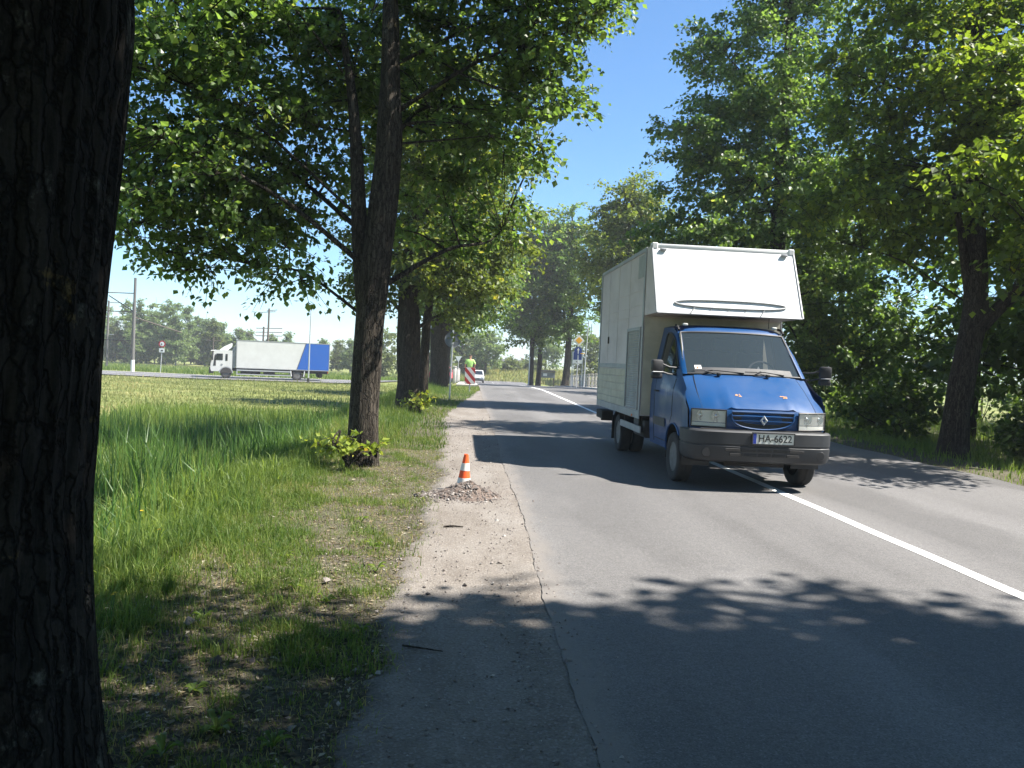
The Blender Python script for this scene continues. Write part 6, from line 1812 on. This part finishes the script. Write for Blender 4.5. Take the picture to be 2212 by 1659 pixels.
s6 = empty('direction_sign', (8.95, 70.0, float(zroad(70)))); tag(s6, 'small blue direction sign right of the blue board', 'sign')
MB().tube([(0, 0, -0.1), (0, 0, 2.9)], 0.03, 8).build('post', 'galvanised', s6)
MB().b(-0.05, 0.42, -0.05, -0.035, 2.25, 2.55).build('blue_plate', 'sign_blue', s6, smooth=False)
MB().b(-0.02, 0.12, -0.05, -0.035, 2.55, 2.78).build('upper_plate', 'sign_blue', s6, smooth=False)
s7 = empty('slim_post', (6.15, 84.0, float(zroad(84)) - 0.03)); tag(s7, 'slim pale post left of the close pair of trunks', 'post')
MB().tube([(0, 0, -0.1), (0, 0, 3.0)], 0.05, 8).build('pole', 'galvanised', s7); MB().lathe([(0.07, 2.9), (0.05, 3.0), (0, 3.03)], 8).build('top_cap', 'galvanised', s7)
nb = empty('notice_board', (8.7, 92.0, float(zroad(92)))); tag(nb, 'dark notice board on posts right of the close pair of trunks', 'notice board')
for x in (-0.9, 0.9): MB().b(x - 0.06, x + 0.06, -0.06, 0.06, -0.1, 1.7).build('post', 'old_wood', nb, smooth=False)
MB().b(-1.0, 1.0, -0.09, -0.06, 0.95, 1.6, 0.01).build('panel', 'sign_back', nb); MB().prism([(-1.1, 1.62), (1.1, 1.62), (0.95, 1.82), (-0.95, 1.82)], -0.3, 0.3, 'y').build('roof', 'roof_dark', nb, smooth=False)
MB().b(-0.35, 0.1, -0.1, -0.092, 1.15, 1.45).build('notice', 'sign_white', nb, smooth=False)

def railing(label, x, y0, y1, step, mat):
    r_ = empty('concrete_railing', (x, y0, 0)); tag(r_, label, 'railing')
    yy = np.arange(y0, y1, step)
    proto = None
    for k, y in enumerate(yy):
        z = float(zroad(y)) + 0.08
        if proto is None:
            mb_ = MB().box((0, 0, 0.50), (0.17, 0.17, 1.0), None, 0.015); mb_.box((0, 0, 1.03), (0.21, 0.21, 0.07), None, 0.015)
            proto = mb_.build('post', mat, r_); po = proto
        else:
            po = proto.copy(); COL.objects.link(po); po.parent = r_
        po.location = (0.02 * math.sin(k * 3.1), y - y0, z)
        po.rotation_euler = (0, 0.02 * math.sin(k * 5.7), 0)
    for a_, b_ in zip(yy[:-1], yy[1:]):
        for h_ in (0.14, 0.52, 0.88):
            MB().tube([(0, a_ - y0 + 0.07, float(zroad(a_)) + 0.08 + h_), (0, b_ - y0 - 0.07, float(zroad(b_)) + 0.08 + h_)], 0.03, 6).build('rail', mat, r_)
    return r_
railing('concrete railing of thick pale posts beyond the van', 9.55, 44.0, 78.0, 1.7, 'concrete')
railing('concrete railing along the pavement behind the round sign', -0.95, 50.0, 76.0, 2.0, 'concrete_pale')

# ------------------------------------------------------------------ poles on the left
def pole_thing(name, label, x, y, h, r_, mat, cat='pole'):
    p = empty(name, (x, y, gz_(x, y))); tag(p, label, cat)
    MB().tube([(0, 0, -0.3), (0, 0, h * 0.5), (0.03, 0, h)], [r_, r_ * 0.88, r_ * 0.75], 12).build('shaft', mat, p)
    return p
p1 = pole_thing('concrete_pole', 'tall thick concrete pole with a whitewashed foot by the crossing road', -32.7, 80.5, 9.1, 0.165, 'pole_concrete')
MB().tube([(0, 0, -0.1), (0, 0, 1.15)], [0.172, 0.170], 12).build('whitewash', 'sign_white', p1)
for z in (3.0, 5.8, 7.6): MB().tube([(0, 0, z), (-3.2, 0.5, z)], 0.05, 6).build('cross_arm', 'old_wood', p1)
MB().tube([(0, 0, 5.8), (-2.6, 0.4, 7.3)], 0.05, 6).build('strut', 'old_wood', p1)
MB().tube([(0, 0, 5.3), (2.6, 5.6, 4.1)], 0.06, 6).build('brace', 'old_wood', p1)
p2 = pole_thing('concrete_pole', 'slimmer concrete pole behind the tall thick one', -39.3, 90.0, 7.4, 0.13, 'pole_concrete')
MB().tube([(0, 0, 7.2), (1.4, 0, 7.2)], 0.04, 6).build('cross_arm', 'old_wood', p2); MB().b(-0.2, 0.6, -0.05, 0.05, 3.7, 3.8).build('box_bracket', 'grey_steel', p2, smooth=False)
p3 = pole_thing('lattice_mast', 'dark lattice mast at the wood edge with short arms', -36.4, 89.5, 0.6, 0.2, 'concrete', 'mast')
for sx_ in (-0.14, 0.14):
    for sy_ in (-0.14, 0.14): MB().tube([(sx_, sy_, 0), (sx_ * 0.5, sy_ * 0.5, 7.2)], 0.035, 5).build('upright', 'chassis', p3)
for k in range(14):
    t0_, t1_ = k / 14 * 7.0, (k + 1) / 14 * 7.0
    s_ = 1 if k % 2 else -1
    f0, f1 = 0.14 * (1 - 0.5 * t0_ / 7.2), 0.14 * (1 - 0.5 * t1_ / 7.2)
    MB().tube([(-s_ * f0, -f0, t0_), (s_ * f1, -f1, t1_)], 0.022, 4).build('lacing', 'galvanised', p3)
MB().tube([(0, 0, 6.0), (2.4, 0, 5.9)], 0.035, 5).build('arm', 'chassis', p3); MB().tube([(0, 0, 5.1), (1.9, 0, 5.5)], 0.03, 5).build('arm', 'chassis', p3)
s8 = empty('speed_sign', (-30.6, 82.0, gz_(-30.6, 82.0))); tag(s8, 'red ringed round sign above a white plate at the wood edge', 'sign')
MB().tube([(0, 0, -0.1), (0.1, 0, 3.0)], 0.04, 8).build('post', 'galvanised', s8)
MB().lathe([(0, 0), (0.33, 0), (0.34, 0.01), (0, 0.012)], 28, Matrix.Translation((0.1, -0.04, 2.85)) @ Matrix.Rotation(R(90), 4, 'X')).build('ring', 'sign_red', s8)
MB().lathe([(0, 0), (0.22, 0), (0, 0.004)], 24, Matrix.Translation((0.1, -0.053, 2.85)) @ Matrix.Rotation(R(90), 4, 'X')).build('white_field', 'sign_white', s8)
MB().b(0.02, 0.10, -0.064, -0.058, 2.74, 2.90).build('black_symbol', 'sign_dark', s8, smooth=False)
MB().b(-0.18, 0.34, -0.05, -0.03, 2.02, 2.42).build('lower_plate', 'sign_white', s8, smooth=False)
MB().b(0.0, 0.2, -0.058, -0.051, 2.14, 2.26).build('plate_symbol', 'sign_dark', s8, smooth=False)
p4 = pole_thing('wooden_pole', 'small pale footed pole with a cross arm left of the truck', -29.6, 95.0, 4.1, 0.10, 'old_wood')
MB().tube([(-0.7, 0, 3.75), (0.9, 0, 3.7)], 0.05, 6).build('cross_arm', 'old_wood', p4); MB().tube([(0, 0, -0.1), (0, 0, 1.6)], 0.112, 10).build('pale_foot', 'concrete', p4)
p5 = pole_thing('wooden_pole', 'tall wooden pole with insulators behind the truck box', -27.6, 112.0, 9.0, 0.16, 'old_wood')
for (x0, x1, z) in ((-1.3, 0.9, 8.5), (-0.3, 1.1, 8.75)): MB().tube([(x0, 0, z - 0.1), (x1, 0, z + 0.1)], 0.05, 6).build('cross_arm', 'old_wood', p5)
p6 = pole_thing('wooden_pole', 'shorter twin pole with three cross arms and a long bracket behind the truck', -29.0, 115.0, 6.6, 0.16, 'old_wood')
for z in (5.3, 5.8, 6.35): MB().tube([(-1.0, 0, z), (2.6, 0, z + 0.1)], 0.06, 6).build('cross_arm', 'old_wood', p6)
MB().tube([(0, 0, 4.0), (-2.2, 0, 5.7), (-3.6, 0, 5.95)], 0.06, 6).build('bracket', 'old_wood', p6)
p7 = pole_thing('steel_post', 'thin tall steel post standing in front of the truck', -13.85, 70.6, 6.5, 0.06, 'galvanised', 'post')
MB().tube([(0, 0, -0.1), (0, 0, 0.5)], 0.11, 10).build('dark_foot', 'chassis', p7)

# ------------------------------------------------------------------ far house
hs = empty('house', (16.0, 300.0, gz_(16, 300) - 0.2)); tag(hs, 'grey house with white balconies beyond the far bank', 'house')
hgt = 5.4
MB().b(-10, 10, 0, 9, 0, hgt - 0.6).build('wall', 'wall_grey', hs, smooth=False)
MB().b(-12.5, -10, -0.4, 9, 0, hgt - 0.4).build('brick_wing', 'wall_brick', hs, smooth=False)
rf_ = MB().prism([(-0.8, hgt - 0.6), (9.8, hgt - 0.6), (9.0, hgt + 0.25), (0.3, hgt + 0.25)], -10.6, 10.6, 'x').build('roof', 'roof_dark', hs, smooth=False)
MB().b(3, 4.0, 3, 4, hgt + 0.2, hgt + 0.9).build('chimney', 'wall_brick', rf_, smooth=False)
MB().prism([(-4.0, 2.3), (0, 3.2), (0, 3.0), (-4.0, 2.1)], -10.5, 2.5, 'x').build('porch_roof', 'wall_grey', hs, smooth=False)
for k in range(5):
    w_ = MB().b(-9 + k * 3.9, -7.4 + k * 3.9, -0.06, -0.005, 3.5, 4.6).build('window', 'dark_glass', hs, smooth=False)
    MB().b(-9.15 + k * 3.9, -7.25 + k * 3.9, -0.10, -0.062, 3.36, 3.48).build('sill', 'wall_white', w_, smooth=False)
    MB().b(-9 + k * 3.0, -8.2 + k * 3.0, -4.0, -3.9, 0.3, 2.1).build('porch_post', 'wall_white', hs, smooth=False)
MB().b(6, 9.5, -1.2, -1.1, 2.0, 3.4).build('balcony', 'wall_white', hs, smooth=False)
MB().b(6, 9.5, -1.1, 0, 1.9, 2.0).build('balcony_floor', 'wall_white', hs, smooth=False)

# ------------------------------------------------------------------ man in a lime shirt, walking away on the pavement
def skin_mesh(joints, bones, sub=2):
    me = bpy.data.meshes.new('skin_tmp')
    keys = list(joints)
    me.from_pydata([joints[k][:3] for k in keys], [(keys.index(a), keys.index(b)) for a, b in bones], [])
    ob = bpy.data.objects.new('skin_tmp', me)
    COL.objects.link(ob)
    md_ = ob.modifiers.new('s', 'SKIN')
    ob.modifiers.new('u', 'SUBSURF').levels = sub
    for k, v in zip(keys, me.skin_vertices[0].data):
        rr_ = joints[k][3]
        v.radius = rr_ if isinstance(rr_, tuple) else (rr_, rr_)
        v.use_root = (k == keys[0])
    dg_ = bpy.context.evaluated_depsgraph_get()
    res = bpy.data.meshes.new_from_object(ob.evaluated_get(dg_))
    bpy.data.objects.remove(ob)
    return res
J = {'pel': (0, 0, 0.94, (0.15, 0.11)), 'wst': (0, 0, 1.08, (0.14, 0.10)), 'chs': (0, 0.0, 1.30, (0.17, 0.115)), 'nk0': (0, 0.0, 1.46, (0.075, 0.07)), 'nk': (0, 0.005, 1.53, 0.055), 'hd0': (0, 0.015, 1.62, (0.078, 0.092)), 'hd1': (0, 0.015, 1.70, (0.080, 0.096)), 'hd2': (0, 0.005, 1.765, (0.055, 0.065)),
     'hl': (-0.09, 0, 0.88, 0.088), 'kl': (-0.10, 0.06, 0.50, 0.06), 'al': (-0.10, 0.0, 0.09, 0.042), 'fl': (-0.11, 0.14, 0.035, 0.035),
     'hr': (0.09, 0, 0.88, 0.088), 'kr': (0.10, 0.02, 0.50, 0.06), 'ar': (0.10, -0.12, 0.11, 0.042), 'fr': (0.11, 0.02, 0.04, 0.035),
     'sl': (-0.19, 0, 1.41, 0.060), 'el': (-0.29, -0.02, 1.15, 0.045), 'wl': (-0.27, 0.10, 0.93, 0.032), 'pl': (-0.26, 0.13, 0.86, (0.022, 0.040)),
     'sr': (0.19, 0, 1.41, 0.060), 'er': (0.31, -0.04, 1.16, 0.045), 'wr': (0.27, 0.14, 1.02, 0.032), 'pr': (0.24, 0.20, 0.99, (0.022, 0.040))}
for s_, sg in (('l', -1), ('r', 1)):
    px2, py2, pz2 = J['p' + s_][:3]
    for k in range(4):
        J[f'f{s_}{k}a'] = (px2, py2 + 0.022 * (k - 1.5), pz2 - 0.045, 0.0095)
        J[f'f{s_}{k}b'] = (px2 - sg * 0.015, py2 + 0.022 * (k - 1.5) + 0.006, pz2 - 0.085 - 0.008 * (k in (1, 2)), 0.0085)
    J[f'f{s_}ta'] = (px2 - sg * 0.02, py2 + 0.05, pz2 + 0.005, 0.011)
    J[f'f{s_}tb'] = (px2 - sg * 0.03, py2 + 0.07, pz2 - 0.035, 0.0095)
Bn = [('pel', 'wst'), ('wst', 'chs'), ('chs', 'nk0'), ('nk0', 'nk'), ('nk', 'hd0'), ('hd0', 'hd1'), ('hd1', 'hd2'), ('pel', 'hl'), ('hl', 'kl'), ('kl', 'al'), ('al', 'fl'), ('pel', 'hr'), ('hr', 'kr'), ('kr', 'ar'), ('ar', 'fr'),
      ('chs', 'sl'), ('sl', 'el'), ('el', 'wl'), ('wl', 'pl'), ('chs', 'sr'), ('sr', 'er'), ('er', 'wr'), ('wr', 'pr')]
for s_ in 'lr':
    for k in range(4): Bn += [(f'p{s_}', f'f{s_}{k}a'), (f'f{s_}{k}a', f'f{s_}{k}b')]
    Bn += [(f'p{s_}', f'f{s_}ta'), (f'f{s_}ta', f'f{s_}tb')]
man = empty('person', (0.0, 48.6, float(zroad(48.6)) + 0.103)); tag(man, 'person in a lime green shirt and dark trousers standing with back turned', 'person')
bm_ = skin_mesh(J, Bn)
bm_.materials.clear()
for m_ in ('skin', 'dark_cloth', 'hair'): bm_.materials.append(M[m_])
for p in bm_.polygons:
    c = p.center
    p.material_index = 1 if c.z < 0.98 and abs(c.x) < 0.21 else (2 if c.z > 1.665 and c.y < 0.07 else 0)
    p.use_smooth = True
bo = bpy.data.objects.new('body', bm_); bo.parent = man; COL.objects.link(bo)
JS = {'pel': (0, 0, 0.97, (0.185, 0.14)), 'wst': (0, 0, 1.08, (0.178, 0.132)), 'chs': (0, 0, 1.29, (0.205, 0.145)), 'nk0': (0, 0, 1.455, (0.11, 0.09)), 'sl': (-0.19, 0, 1.405, 0.088), 'el': (-0.285, -0.02, 1.17, 0.078), 'sr': (0.19, 0, 1.405, 0.088), 'er': (0.30, -0.04, 1.18, 0.078)}
sm_ = skin_mesh(JS, [('pel', 'wst'), ('wst', 'chs'), ('chs', 'nk0'), ('chs', 'sl'), ('sl', 'el'), ('chs', 'sr'), ('sr', 'er')])
sm_.materials.clear(); sm_.materials.append(M['lime_cloth'])
for p in sm_.polygons: p.use_smooth = True
so2 = bpy.data.objects.new('shirt', sm_); so2.parent = man; COL.objects.link(so2)
for sg in (-1, 1):
    MB().lathe([(0.0, 0.0), (0.016, 0.003), (0.028, 0.012), (0.022, 0.02), (0.0, 0.02)], 10, Matrix.Translation((sg * 0.082, 0.015, 1.655)) @ Matrix.Rotation(R(90) * sg, 4, 'Y')).build('ear', 'skin', man)
    MB().box((sg * 0.11, 0.06 if sg < 0 else -0.05, 0.045), (0.10, 0.28, 0.08), None, 0.03).build('shoe', 'black_plastic', man)

# ------------------------------------------------------------------ thin summer haze
hzm = bpy.data.materials.new('haze')
hzm.use_nodes = True
hzm.node_tree.nodes.clear()
pv = hzm.node_tree.nodes.new('ShaderNodeVolumePrincipled')
pv.inputs['Color'].default_value = (0.93, 0.96, 1.0, 1)
pv.inputs['Density'].default_value = 0.0007
ho = hzm.node_tree.nodes.new('ShaderNodeOutputMaterial')
hzm.node_tree.links.new(pv.outputs[0], ho.inputs['Volume'])
hb = MB().b(-650, 650, -120, 950, -6.0, 24.0).build('haze', hzm, smooth=False)
tag(hb, 'thin pale summer haze in the air over road and field', 'haze', kind='stuff')
